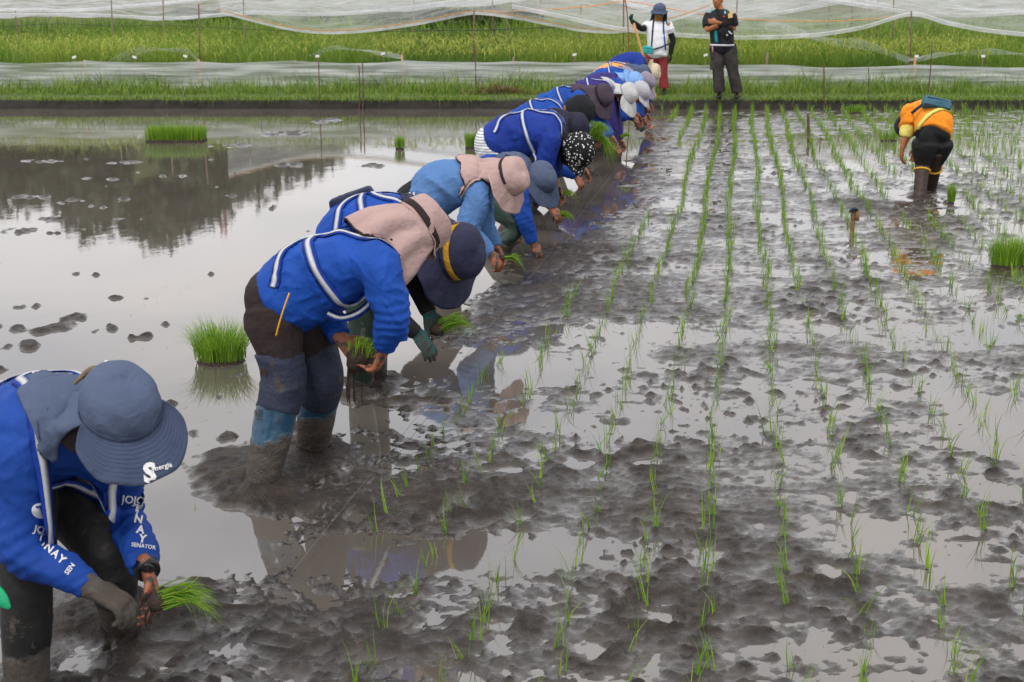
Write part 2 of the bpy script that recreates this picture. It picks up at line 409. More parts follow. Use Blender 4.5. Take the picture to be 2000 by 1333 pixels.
for i in range(60):
    px, py = RNG.uniform(560, 2000), RNG.uniform(300, 1330)
    if px < 1290 - (py - 220) * .62: continue
    c_ = G(px, py); HOLES.append((c_.x, c_.y))
def front_x(Y):              # x of the line along which the planters stand
    return np.interp(Y, [3, 4.45, 4.75, 5.05, 5.35, 5.9, 6.4, 8, 10.5, 14, 18, 24], [-1.6, -1.5, -.95, -.7, -.95, -1.0, -.5, -.15, .45, 1.25, 1.85, 2.45])
def mud_h(x, y):
    fx = front_x(y); side = x - fx + .3 * fbm2(x / .5, y / .6, 2, 55)
    land = np.clip((side + .6) / .6, 0, 1)
    base = -.040 + land * .0366
    wx, wy = x + .05 * vn2(x / .16, y / .16, 101), y + .05 * vn2(x / .16, y / .16, 102)
    h = base + (.009 * land + .004) * fbm2(x / .8, y / 1.1, 2, 3) + (.010 * land + .004) * fbm2(wx / .22, wy / .22, 3, 9)
    rd = 1 - np.abs(fbm2(wx / .12, wy / .12, 4, 21)) * 1.5
    h = h + (.013 * land + .004) * (rd - .55)
    h = h + land * (.010 * (.5 - np.abs(fbm2(wx / .05, wy / .05, 3, 33)) * 1.7) + .005 * fbm2(x / .02, y / .022, 2, 37))
    # clods
    dn = np.clip(.35 + .9 * vn2(x / .5, y / .6, 91), 0, 1.2) * (land * .9 + .1)
    h = h + dn * (.05 * np.maximum(0, vn2(wx / .075, wy / .08, 61) - .5) + .05 * np.maximum(0, vn2(wx / .038 + 3, wy / .04, 62) - .42))
    for cx, cy, rx, ry, amp, left in BL:
        d2 = ((x - cx) / rx) ** 2 + ((y - cy) / ry) ** 2; m = d2 < 5
        if m.any():
            k = np.exp(-d2[m] ** 1.3); a = amp
            if left: k = k * (.55 + 1.15 * fbm2(x[m] / .075, y[m] / .11, 4, 44))
            h[m] += a * k
    lim = np.where(side < -.25, .028, .04); h = np.where(h > 0, lim * np.tanh(h / lim), h)
    for cx, cy in HOLES:
        r0 = .05 + .03 * abs(math.sin(cx * 91.7)); d = np.hypot(x - cx, (y - cy) * .7) * (1 + .35 * vn2(x / .06, y / .06, 17)); m = d < .3
        if m.any():
            q = d[m] / r0; ns = 1 + .6 * fbm2(x[m] / .06, y[m] / .06, 2, 71)
            h[m] += (-.02 * np.exp(-q ** 2) + .017 * np.exp(-((q - 1.35) / .5) ** 2) * ns) * (.5 if (cx, cy) in HOLES[14:] else .8)
    for cx, cy in FEET:
        d = np.hypot(x - cx, y - cy); m = d < .5
        if m.any():
            ns = 1 + .9 * fbm2(x[m] / .06, y[m] / .06, 3, 81)
            h[m] += .022 * np.exp(-((d[m] - .12) / .06) ** 2) * ns
    # the outer field level near the bank foot
    return h
def lock_grid():
    nu, nv = 560, 800
    u = np.linspace(-1, 1, nu); v = np.linspace(0, 1, nv)
    Y = 2.5 * ((BANK_Y + .25) / 2.5) ** v
    X = u[None, :] * (.6 * Y[:, None] + .25); YY = np.repeat(Y[:, None], nu, 1)
    x, y = X.ravel(), YY.ravel()
    z = mud_h(x, y)
    ed = np.minimum(1, (1 - np.abs(np.tile(u, nv))) * 14); z = z * ed - .05 * (1 - ed)
    i = (np.arange(nv - 1)[:, None] * nu + np.arange(nu - 1)[None, :]).ravel()
    return mesh_np('mud', np.stack([x, y, z], 1), np.stack([i, i + 1, i + nu + 1, i + nu], 1))
def mud_material():
    b = NB('wet_mud'); p = b.pos(); z = b.n('ShaderNodeSeparateXYZ', {0: p}).outputs['Z']
    n = b.noise(7, 6, .62, p); n2 = b.noise(55, 5, .65, p)
    c = b.ramp(n, [(.25, (.020, .016, .013)), (.5, (.038, .030, .024)), (.78, (.072, .053, .040))])
    c = b.mix(b.ramp(n2, [(.35, .0), (.75, .45)]), c, (.032, .028, .026))
    zz = b.math('ADD', z, b.math('MULTIPLY', b.math('SUBTRACT', b.noise(20, 6, .65, p), .5), .014))
    dry = b.ramp(b.math('MULTIPLY', zz, 20.0), [(.0, .0), (.14, .35), (.42, 1)])
    nm = b.n('ShaderNodeBump', {'Height': b.noise(28, 6, .62, p), 'Strength': b.math('ADD', b.math('MULTIPLY', dry, .9), .1), 'Distance': .024}).outputs[0]
    nm = b.n('ShaderNodeBump', {'Height': b.noise(90, 4, .6, p), 'Strength': dry, 'Distance': .006, 'Normal': nm}).outputs[0]
    film = b.math('SUBTRACT', 1.0, dry)
    fn = b.bump(b.noise(30, 4, .55, p), .16, .02)
    return b.end(b.bsdf(Base_Color=c, Roughness=b.math('ADD', b.math('MULTIPLY', dry, .22), .16), Normal=nm, IOR=1.45, Specular_IOR_Level=b.math('ADD', b.math('MULTIPLY', film, .3), .2), Coat_Weight=b.math('MULTIPLY', film, .8), Coat_Roughness=.07, Coat_IOR=1.4, Coat_Normal=fn))
def water_material():
    b = NB('muddy_water'); p = b.pos()
    mpn = b.n('ShaderNodeMapping', {'Vector': p, 'Scale': (1, .6, 1)}).outputs[0]
    c = b.ramp(b.noise(1.1, 4, .55, mpn), [(.3, (.085, .072, .060)), (.7, (.125, .107, .09))])
    nm = b.bump(b.noise(5, 3, .5, mpn), .025, .02); nm = b.bump(b.noise(38, 2, .5, p), .03, .002, nm)
    return b.end(b.bsdf(Base_Color=c, Roughness=.025, IOR=2.1, Normal=nm))
tag(link('mud', lock_grid(), mud_material()), kind='structure')
tag(link('water', mesh_np('water', [(-60, -8, 0), (60, -8, 0), (60, BANK_Y + .3, 0), (-60, BANK_Y + .3, 0)], [(0, 1, 2, 3)]), water_material()), kind='structure')
# ---- ground sheet out to the horizon
def ground_material():
    b = NB('far_fields'); p = b.pos()
    n = b.noise(.035, 5, .6, b.n('ShaderNodeMapping', {'Vector': p, 'Scale': (.5, 1, 1)}).outputs[0])
    c = b.ramp(n, [(.35, (.05, .085, .02)), (.5, (.11, .14, .035)), (.62, (.20, .15, .085)), (.75, (.17, .12, .07))])
    c = b.mix(.5, c, b.ramp(b.noise(2.5, 6, .65, p), [(.3, (.05, .07, .02)), (.7, (.17, .17, .07))]))
    return b.end(b.bsdf(Base_Color=c, Roughness=.95, Normal=b.bump(b.noise(6, 5, .6, p), .8, .3)))
tag(link('ground', mesh_np('ground', [(-1500, -40, -.25), (1500, -40, -.25), (1500, 1500, -.25), (-1500, 1500, -.25)], [(0, 1, 2, 3)]), ground_material()), kind='structure')
# ---- bank
def bank_mesh():
    xs = np.linspace(-22, 22, 900); prof = [(-.12, -.2), (-.04, -.02), (.0, .045), (.05, .10), (.12, .15), (.3, .165), (.8, .17), (1.5, .18), (2.3, .16), (3.2, .03), (4.5, -.1), (20, -.12), (60, -.2)]
    V = []; n = len(prof)
    for j, (dy, z) in enumerate(prof):
        y = BANK_Y + dy + (.11 * fbm2(xs / .8, xs * 0 + 3, 4, 3) + .03 * fbm2(xs / .1, xs * 0 + 7 + j, 2, 8)) * (1 if j < 6 else .3)
        zz = z + .02 * fbm2(xs / .25, xs * 0 + j * .6, 3, 12) * (1 if j > 1 else 0)
        V.append(np.stack([xs, y, zz], 1))
    m = len(xs); i = (np.arange(n - 1)[:, None] * m + np.arange(m - 1)[None, :]).ravel()
    return mesh_np('bank', np.concatenate(V), np.stack([i, i + 1, i + m + 1, i + m], 1))
def bank_material():
    b = NB('bank_soil'); p = b.pos(); z = b.n('ShaderNodeSeparateXYZ', {0: p}).outputs['Z']
    soil = b.ramp(b.noise(12, 6, .65, p), [(.3, (.008, .006, .0045)), (.7, (.028, .02, .014))])
    grass = b.ramp(b.noise(6, 5, .6, p), [(.3, (.035, .06, .012)), (.7, (.075, .11, .025))])
    f = b.ramp(b.math('ADD', z, b.math('MULTIPLY', b.noise(7, 4, .6, p), .06)), [(.145, 0), (.185, 1)])
    return b.end(b.bsdf(Base_Color=b.mix(f, soil, grass), Roughness=.8, Normal=b.bump(b.noise(30, 6, .7, p), .9, .04)))
tag(link('bank', bank_mesh(), bank_material()), kind='structure')
# ---- wooded hill to the left (stands above the frame, mirrored in the water)
HILL_Y = 165.0
HP = [(-700, 380), (-350, 400), (-150, 405), (0, 425), (54, 443), (90, 480), (144, 502), (202, 496), (245, 474), (306, 434), (330, 410), (378, 396), (430, 380), (480, 355), (520, 335), (575, 300), (640, 250), (720, 190), (800, 130)]
def hill_h(x, y):
    px = 1000 + x / HILL_Y * 2862
    r = np.interp(px, [p[0] for p in HP], [p[1] for p in HP]); el = (r + 22 + 14) / 2862 * HILL_Y
    return np.maximum(0, (el - 5)) * np.clip(1 - ((y - HILL_Y - 30) / 55) ** 2, 0, 1) - .3
hx = np.linspace(-100, 0, 90); hy = np.linspace(HILL_Y - 27, HILL_Y + 90, 40)
HX, HY = np.meshgrid(hx, hy); HZ = hill_h(HX, HY)
i_ = (np.arange(39)[:, None] * 90 + np.arange(89)[None, :]).ravel()
tag(link('hill', mesh_np('hill', np.stack([HX.ravel(), HY.ravel(), HZ.ravel()], 1), np.stack([i_, i_ + 1, i_ + 91, i_ + 90], 1)), ground_material()), kind='structure')
def leaf_cloud(c, r, n, size, acc, squash=.8):
    u = RNG.normal(size=(n, 3)); u /= np.linalg.norm(u, axis=1)[:, None]
    lob = 1 + .35 * vn3(u * 2.2 + np.array(c) * 3.1, 5)
    p = np.array(c) + u * (np.array(r) * (RNG.random(n) ** .4)[:, None]) * lob[:, None]
    a = RNG.normal(size=(n, 3)); a /= np.linalg.norm(a, axis=1)[:, None]; b_ = np.cross(a, RNG.normal(size=(n, 3))); b_ /= np.linalg.norm(b_, axis=1)[:, None]
    s = size * RNG.uniform(.6, 1.4, n)[:, None]
    V = np.stack([p - a * s, p - b_ * s * .5, p + a * s, p + b_ * s * .5], 1).reshape(-1, 3)
    acc.add((V, (np.arange(n) * 4)[:, None] + np.array([[0, 1, 2, 3]]), None, np.repeat(RNG.random(n), 4)))
TREE = leafmat('tree_leaves', [(0, (.018, .032, .010)), (.6, (.035, .058, .018)), (1, (.06, .085, .03))], .2)
acc = Acc()
for i in range(150):
    x = RNG.uniform(-98, -16); y = HILL_Y + RNG.uniform(-22, 40); r = RNG.uniform(2.2, 4.2)
    leaf_cloud((x, y, float(hill_h(np.array([x]), np.array([y]))[0]) + r * .8), (r, r, r * 1.15), 260, .75, acc)
tag(link('distant_wood', acc.mesh('distant_wood', False), TREE), 'dark wood covering the far hill, mirrored in the left of the paddy', 'wood', kind='stuff')
# ---- two lattice masts beyond the wood
def mast(px, rtop, red):
    Y = 230.0; top = (rtop + 22) / 2862 * Y - 1.95; x = (px - 1000) / 2862 * Y
    root = empty('radio_mast', (x, Y, -.3)); wdt = 1.1; g = Geo()
    for sx in (-1, 1):
        for sy in (-1, 1): g.tube([(sx * wdt, sy * wdt, 0), (sx * wdt * .35, sy * wdt * .35, top)], [.12, .09], n=6, sub=1)
    link('lattice_frame', g.mesh('lattice_frame'), plain('mast_red', 'b0584c') if red else plain('mast_grey', 'a8a8a8'), root)
    g = Geo(); nlev = 14
    for k in range(nlev):
        z0, z1 = top * k / nlev, top * (k + 1) / nlev; w0, w1 = wdt * (1 - .65 * k / nlev), wdt * (1 - .65 * (k + 1) / nlev)
        for sy in (-1, 1):
            g.tube([(-w0, sy * w0, z0), (w1, sy * w1, z1)], [.06, .06], n=5, sub=1); g.tube([(w0, sy * w0, z0), (-w1, sy * w1, z1)], [.06, .06], n=5, sub=1)
    link('bracing', g.mesh('bracing'), plain('mast_white', 'd8d8d8'), root)
    return root
tag(mast(345, 468, False), 'slim grey lattice mast mirrored left of the other mast', 'mast')
tag(mast(413, 470, True), 'red and white lattice mast mirrored in the still water', 'mast')
# ---- far bushes in the field
BUSH = leafmat('bush_leaves', [(0, (.03, .05, .012)), (.6, (.06, .09, .02)), (1, (.10, .13, .035))], .25)
for px, py, Y, rx, rz, lab in [(430, 44, 78, 2.4, .55, 'low dark bush at the far field edge behind the left net'), (690, 42, 74, 3.2, .5, 'long low dark bush at the field edge left of the rounded bush'), (850, 44, 62, 2.9, .75, 'broad rounded pale green bush behind the rice left of the pole'),
                               (985, 40, 66, 1.6, .7, 'small rounded green bush just right of the broad bush')]:
    c = A(px, py, Y); t = empty('bush', (c.x, c.y, -.2)); a_ = Acc()
    for k in range(7): leaf_cloud((RNG.uniform(-rx, rx) * .7, RNG.uniform(-.6, .6), .3 + rz * RNG.uniform(.5, 1)), (rx * .42, .9, rz * .75), 420, .11, a_)
    link('crown', a_.mesh('crown', False), BUSH, t); g = Geo()
    for k in range(5): g.tube([(RNG.uniform(-.5, .5), 0, 0), (RNG.uniform(-1, 1), 0, rz)], [.05, .025], n=6, sub=1)
    link('trunk', g.mesh('trunk'), plain('bark', '4a3c2c'), t); tag(t, lab, 'bush')
# ---- standing rice crop behind the fence
RICE = leafmat('rice_leaves', [(0, (.06, .13, .014)), (.45, (.15, .28, .028)), (.75, (.29, .39, .05)), (1, (.45, .47, .09))], .4)
acc = Acc()
def rice_zone(y0, y1, n, hgt, wid, seg):
    y = y0 + (y1 - y0) * RNG.random(n) ** 1.4; x = RNG.uniform(-1, 1, n) * (.46 * y + 1)
    cl = .27; x = np.round(x / cl) * cl + RNG.normal(0, .05, n); y = np.round(y / cl) * cl + RNG.normal(0, .05, n)
    plot = np.floor((x + 40) / 3.1) + 7 * np.floor((y - y0) / 5.0); pr = (np.sin(plot * 12.9898) * 43758.5453) % 1
    h = hgt * (.82 + .25 * pr + .22 * fbm2(x / .9, y / .9, 2, 4)) * RNG.uniform(.75, 1.12, n)
    v = np.clip(.15 + .45 * pr + RNG.normal(0, .16, n) + .2 * fbm2(x / 1.5, y / 1.5, 2, 14), 0, 1)
    acc.add(blades(np.stack([x, y, np.full(n, -.1)], 1), h, RNG.uniform(0, 6.28, n), RNG.uniform(.12, 1.25, n), wid, seg, 1.6, v))
rice_zone(BANK_Y + 3.1, BANK_Y + 5.2, 21000, 1.22, .015, 4)
rice_zone(BANK_Y + 5.2, BANK_Y + 14, 25000, 1.22, .022, 3)
rice_zone(BANK_Y + 14, BANK_Y + 48, 17000, 1.2, .05, 2)
# drooping ripe panicles over the leaf tips
n = 9000; y = BANK_Y + 3.1 + 9 * RNG.random(n) ** 2; x = RNG.uniform(-1, 1, n) * (.46 * y + 1); kp = fbm2(x / 1.6, y / 2, 2, 77) > -.25; x, y = x[kp], y[kp]; n = len(x)
acc.add(blades(np.stack([x, y, RNG.uniform(.72, 1.0, n)], 1), RNG.uniform(.16, .3, n), RNG.uniform(0, 6.28, n), RNG.uniform(1.6, 2.7, n), .022, 3, .9, RNG.uniform(.8, 1, n)))
tag(link('rice_crop', acc.mesh('rice_crop'), RICE), 'tall ripening green and yellow rice crop behind the mesh fence', 'rice', kind='stuff')
# ---- bank grass
GRASS = leafmat('bank_grass', [(0, (.07, .15, .018)), (.5, (.17, .29, .036)), (.85, (.28, .40, .06)), (1, (.38, .36, .12))], .35)
acc = Acc()
def bank_zone(d0, d1, n, h0, h1, wid, lean=(.1, 1.1), thr=None):
    x = RNG.uniform(-13, 13, n); y = BANK_Y + RNG.uniform(d0, d1, n)
    if thr is not None:
        k = fbm2(x / .6, y / .5, 3, 51) > thr; x, y = x[k], y[k]; n = len(x)
    h = RNG.uniform(h0, h1, n) * (1 + .5 * fbm2(x / .5, y / .5, 2, 61))
    acc.add(blades(np.stack([x, y, np.full(n, .14)], 1), h, RNG.uniform(0, 6.28, n), RNG.uniform(*lean, n), wid, 2, 1.3))
bank_zone(.04, 1.3, 34000, .04, .10, .010)
bank_zone(.85, 1.9, 22000, .08, .24, .012)
bank_zone(1.0, 1.95, 13000, .15, .46, .014, (.1, .9), -.05)
bank_zone(1.9, 2.8, 4000, .15, .35, .012)
bank_zone(-.03, .14, 7000, .06, .17, .010, (.6, 2.4), -.1)
tag(link('bank_grass', acc.mesh('bank_grass'), GRASS), 'short green grass and taller weeds on the bank', 'grass', kind='stuff')
# ---- mesh fence on the bank: posts and a sagging strip of white netting
FY = BANK_Y + 1.95
fence = tag(empty('mesh_fence', (0, FY, .15)), 'low white netting fence with bamboo posts along the grassy bank', 'fence')
BAMB = plain('bamboo', 'b58b5c', .6, .25, 14, .4); GREYW = plain('grey_stick', '7b6a58', .8, .3, 18, .5)
posts = [(-160, 122, 'b'), (165, 118, 'b'), (388, 116, 'b'), (577, 118, 'g'), (785, 108, 'b'), (1003, 112, 'g'), (1245, 118, 'g'), (1499, 104, 'g'), (1787, 112, 'b'), (2110, 125, 'b')]
pts_top = []
for px, py, k in posts:
    t = A(px, py, FY); b0 = Vector((t.x + RNG.uniform(-.04, .04), FY, -.05)); t = Vector((t.x, t.y, max(t.z, .5)))
    g = Geo().tube([b0 - fence.location, (b0 + t) / 2 - fence.location, t - fence.location], [.022, .021, .02], n=8, sub=2, cap=.1)
    link('post', g.mesh('post'), BAMB if k == 'b' else GREYW, fence); pts_top.append(t)
NETF = netmat('fence_net', .66, (.70, .72, .72), (.5, 1, 13))
for i in range(len(pts_top) - 1):
    a, c = pts_top[i], pts_top[i + 1]; nu, nv = 60, 26; V = []
    zt0 = A(posts[i][0], 119 if i < 7 else 127, FY).z
    zt1 = A(posts[i + 1][0], 119 if i + 1 < 7 else 127, FY).z
    for v in range(nv):
        for u in range(nu):
            s = u / (nu - 1); t = v / (nv - 1); x = a.x + (c.x - a.x) * s
            zt = zt0 + (zt1 - zt0) * s - .035 * math.sin(math.pi * s)
            hang = math.sin(math.pi * s) ** .6
            fold = math.sin(t * 15 + 1.6 * math.sin(x * 1.7 + i) + .6 * math.sin(x * 5.3)) * (.3 + .7 * abs(math.sin(x * .9 + t * 2)))
            y = -.03 + .075 * hang * fold * min(1, t * 5) - .05 * hang * t
            z = zt + (.02 - zt) * t + .015 * fold
            V.append((x, y, z - fence.location.z))
    Q = [(r * nu + q, r * nu + q + 1, (r + 1) * nu + q + 1, (r + 1) * nu + q) for r in range(nv - 1) for q in range(nu - 1)]
    link('netting', mesh_np('netting', V, Q), NETF, fence)
# ---- bird-net canopy above the crop
canopy = tag(empty('bird_net', (0, BANK_Y + 3, 0)), 'sagging white bird netting hung on poles over the rice crop', 'netting')
OFF = -canopy.location
ROPE = plain('orange_rope', 'c08a4a', .8); NETC = netmat('canopy_net', .28, (.86, .87, .9)); NETD = netmat('canopy_net_dense', .46, (.86, .87, .9)); EDGE = netmat('net_hem', .8, (.9, .9, .92))
def interp_path(pts, n):
    P = cr(pts, 12); d = np.concatenate([[0], np.cumsum(np.linalg.norm(np.diff(P, axis=0), axis=1))])
    s = np.linspace(0, d[-1], n); return np.stack([np.interp(s, d, P[:, k]) for k in range(3)], 1)
def sheet(front, Yf, back, Yb, mat, seed, sag=.25, rope=None):
    nu, nv = 150, 34
    F = interp_path([tuple(A(px, py, Yf)) for px, py in front], nu); B = interp_path([tuple(A(px, py, Yb)) for px, py in back], nu)
    t = np.linspace(0, 1, nv)[:, None, None]; P = F[None] * (1 - t) + B[None] * t
    x, y = P[..., 0], P[..., 1]; tt = t[..., 0]
    P[..., 2] += -sag * np.sin(math.pi * tt) + .10 * np.sin(math.pi * tt) ** .5 * fbm2(x / 1.2 + 3 * tt, y / 3.0, 3, seed) + .05 * np.sin(math.pi * tt) * np.sin(x * 3.0 + y * 1.1 + seed)
    i = (np.arange(nv - 1)[:, None] * nu + np.arange(nu - 1)[None, :]).ravel()
    V = P.reshape(-1, 3) + np.array(OFF)
    link('net_sheet', mesh_np('net_sheet', V, np.stack([i, i + 1, i + nu + 1, i + nu], 1)), mat, canopy)
    g = Geo().tube([tuple(p) for p in (F + np.array(OFF))[::3]], [.008] * len(F[::3]), n=6, sub=1)
    link('rope', g.mesh('rope'), rope or EDGE, canopy)
    # gathered hem hanging just under the edge
    H = []
    for k in range(4):
        H.append(F + np.array([0, .02 * k, .0]) + np.stack([0 * F[:, 0], .03 * np.sin(F[:, 0] * 9 + k), -.02 * k - .01 + 0 * F[:, 0]], 1))
    V = np.concatenate(H) + np.array(OFF); i = (np.arange(3)[:, None] * nu + np.arange(nu - 1)[None, :]).ravel()
    link('net_hem', mesh_np('net_hem', V, np.stack([i, i + 1, i + nu + 1, i + nu], 1)), EDGE, canopy)
Y1, Y2 = BANK_Y + 3.2, BANK_Y + 8
sheet([(-300, 45), (-100, 36), (0, 27), (90, 27), (180, 27), (330, 34), (430, 27), (500, 23), (620, 26), (740, 20), (850, 6), (960, -8), (1100, -20)], Y2, [(-300, -45), (200, -40), (700, -50), (1100, -60)], 52, NETD, 3, .5)
sheet([(-300, 20), (0, 18), (150, 18), (300, 6), (420, -5)], Y2 + 4, [(-300, -30), (100, -40), (420, -60)], 56, NETC, 9, .4)
sheet([(430, 20), (500, 38), (560, 52), (630, 60), (710, 57), (800, 45), (860, 34), (926, 22), (1000, 30), (1080, 45), (1150, 57), (1230, 56), (1330, 30), (1400, 5)], Y1 + .1, [(430, -50), (800, -60), (1100, -70), (1400, -60)], BANK_Y + 19, NETC, 5, .15, ROPE)
sheet([(1000, 10), (1100, 30), (1200, 52), (1330, 66), (1450, 71), (1590, 66), (1690, 50), (1780, 25), (1850, 42), (1930, 57), (2020, 66), (2200, 78)], Y1, [(1000, -60), (1400, -70), (1800, -60), (2200, -70)], BANK_Y + 20, NETC, 7, .15)
sheet([(1180, -10), (1280, 22), (1400, 38), (1480, 30), (1600, 10), (1690, -8)], Y2, [(1180, -60), (1400, -60), (1690, -60)], 48, NETD, 11, .3)
sheet([(1560, -12), (1680, 8), (1800, 24), (1900, 28), (2000, 22), (2200, 12)], Y2 - 1, [(1560, -60), (1900, -60), (2200, -60)], 46, NETD, 13, .3)
# loose ends of net drooping on the crop
def droop(pts, wdt):
    P = interp_path([tuple(A(px, py, Y)) for px, py, Y in pts], 60); V = []
    for k in range(5): V.append(P + np.array([0, .1 * k, 0]) + np.stack([0 * P[:, 0], 0 * P[:, 0], -wdt * k / 4 + .03 * np.sin(P[:, 0] * 5 + k)], 1))
    V = np.concatenate(V) + np.array(OFF); i = (np.arange(4)[:, None] * 60 + np.arange(59)[None, :]).ravel()
    link('net_sheet', mesh_np('net_sheet', V, np.stack([i, i + 1, i + 61, i + 60], 1)), NETC, canopy)
droop([(210, 118, Y1), (270, 95, Y1 + .2), (320, 92, Y1 + .3), (360, 96, Y1), (385, 114, FY)], .12)
droop([(1500, 40, Y1 + 2), (1600, 68, Y1 + .6), (1680, 80, Y1 + .2), (1740, 96, Y1), (1785, 112, FY)], .15)
droop([(1785, 113, FY), (1850, 103, Y1), (1930, 98, Y1 + .3), (2010, 102, Y1 + .3), (2100, 100, Y1)], .10)
droop([(600, 110, Y1), (650, 92, Y1 + .3), (700, 96, Y1), (785, 110, FY)], .06)
# orange line in the second bay
g = Geo().tube([tuple(A(px, py, Y1 + 1.5) + OFF) for px, py in [(926, 22), (1010, 22), (1150, 13), (1220, 3), (1300, 16), (1420, 35), (1560, 42), (1700, 38), (1780, 25)]], [.008] * 9, n=6, sub=5)
link('rope', g.mesh('rope'), plain('bright_rope', 'd98a3a', .7), canopy)
for px, pt, pb, dY in [(318, -12, 66, 6), (388, 8, 130, 3.1), (926, 20, 160, 3.15), (1780, 22, 190, 3.1), (475, -8, 78, 7), (1056, -8, 75, 8), (217, -10, 70, 8), (1746, -10, 66, 8), (1410 + 30, -8, 60, 8), (962, -5, 70, 9), (1218, -14, 100, 3.4), (1135, 10, 70, 6), (1620, -6, 44, 11), (1665, -10, 46, 11), (1700, -12, 50, 11), (1716, -6, 50, 11), (30, 22, 50, 9), (990, 32, 62, 8), (808, -10, 30, 12)]:
    t = A(px, pt, BANK_Y + dY); b0 = A(px + RNG.uniform(-3, 3), pb, BANK_Y + dY); b0.z = -.15
    g = Geo().tube([b0 + OFF, t + OFF], [.018, .014], n=7, sub=1, cap=.1); link('pole', g.mesh('pole'), plain('iron_pole', '6a5046', .7, .3, 20, .4) if dY < 4 else GREYW, canopy)
# sagging wires
for pts in ([(-100, 52), (0, 52), (120, 47), (240, 52), (330, 50), (600, 62), (760, 58), (930, 60), (1100, 52)], [(700, 62), (900, 60), (1300, 47)]):
    g = Geo().tube([tuple(A(px, py, BANK_Y + 7) + OFF) for px, py in pts], [.006] * len(pts), n=5, sub=5); link('wire', g.mesh('wire'), plain('wire_dark', '3a3a36', .5), canopy)
# plot tags
TAGW = plain('tag_white', 'e2e2dc', .6, .06)
for px, py, lab in [(145, 112, 'small white plot tag in the crop left of the first bamboo post'), (362, 110, 'small white plot tag left of the second fence post'), (620, 110, 'small white plot tag above the thin stick'), (748, 105, 'tilted white plot tag left of the bamboo post'),
                    (1122, 107, 'white plot tag standing in front of the crop beside the planters'), (1378, 108, 'white plot tag beside the man in dark trousers'), (1790, 110, 'white plot tag on the post right of centre'), (1920, 110, 'white plot tag at the far right of the crop'), (263, 112, 'small white plot tag half hidden in dark rice')]:
    Y = BANK_Y + 2.7; c = A(px, py, Y); t = empty('plot_tag', (c.x, c.y, -.05))
    link('stake', Geo().tube([(0, 0, 0), (0, 0, c.z + .05)], [.008, .008], n=6, sub=1).mesh('stake'), GREYW, t)
    link('card', Geo().box((0, -.012, c.z + .05), ((.036, 0, RNG.uniform(-.01, .01)), (0, .002, 0), (0, 0, .022))).mesh('card', False), TAGW, t); tag(t, lab, 'tag', 'white plot tags in the crop')
# sticks on the bank and stakes in the paddy
STAKEN = [(701, 128, 212, 'pair', 0), (708, 124, 214, 'pair', 0), (622, 118, 206, 'one', 0), (1609, 126, 216, 'one', 0), (1696, 128, 218, 'thin', 0), (1812, 82, 176, 'bent', 1.0), (928, 90, 160, 'one', 1.4), (1578, 222, 282, 'paddy', None)]
for (px, pt, pb, k, d), lab in zip(STAKEN, ['thin stick at the paddy edge, left of a close pair', 'slightly taller thin stick, right of a close pair', 'thin grey stick standing on the bank before the netting', 'thin stick on the bank right of the standing man', 'very thin twig on the bank right of the standing man', 'leaning dark twig beside the post right of the rice net', 'thin rusty stick beneath the peak of the net', 'dark bamboo stake standing in the paddy among far seedlings']):
    b0 = G(px, pb) if d is None else A(px, pb, BANK_Y + d + .02); t = A(px + (9 if k == 'bent' else 0), pt, b0.y); b1 = Vector((b0.x, b0.y, -.1))
    r = .007 if k == 'thin' else .011 if k != 'paddy' else .02
    o = link('wooden_stake', Geo().tube([Vector((0, 0, 0)), (t - b1) * .5 + Vector((.01, 0, 0)), t - b1], [r * 1.1, r, r * .9], n=8, sub=3, cap=.2).mesh('wooden_stake'), plain('dark_stick', '5b4436', .8, .3, 25, .4)); o.location = b1
    tag(o, lab, 'stake', 'thin stakes around the paddy')
t = tag(empty('knotted_stake', G(1664, 458)), 'short bamboo stake with a rag tied at the top, standing in mud', 'stake')
s_ = 458 - 408; hh = A(1664, 408, t.location.y).z
link('cane', Geo().tube([(0, 0, -.15), (0, 0, hh * .5), (.0, 0, hh)], [.02, .019, .018], n=10, sub=3, cap=.1).mesh('cane'), plain('old_bamboo', '7a5a3a', .7, .3, 25, .4), t)
link('cane_stub', Geo().tube([(.03, -.01, hh * .55), (.032, -.01, hh * .95)], [.02, .018], n=10, sub=2, cap=.1).mesh('cane_stub'), plain('old_bamboo', '7a5a3a'), t)
link('rag', Geo().tube([(-.03, -.02, hh * .9), (.0, -.03, hh * 1.02), (.03, -.01, hh * .93), (.0, .03, hh * .97), (-.03, .01, hh * .85)], [.008, .014, .012, .011, .007], n=8, sub=4).mesh('rag'), cloth('rag_teal', '26393f'), t)
# planting line stretched along the row
a, c = G(560, 1130, .03), G(1292, 217, .1)
g = Geo().tube([tuple(a), tuple((a + c) / 2 + Vector((0, 0, -.02))), tuple(c)], [.0009] * 3, n=5, sub=8)
tag(link('planting_string', g.mesh('planting_string'), plain('string', '6a645a', .8)), 'thin planting string stretched low over the mud beside the planters', 'string')
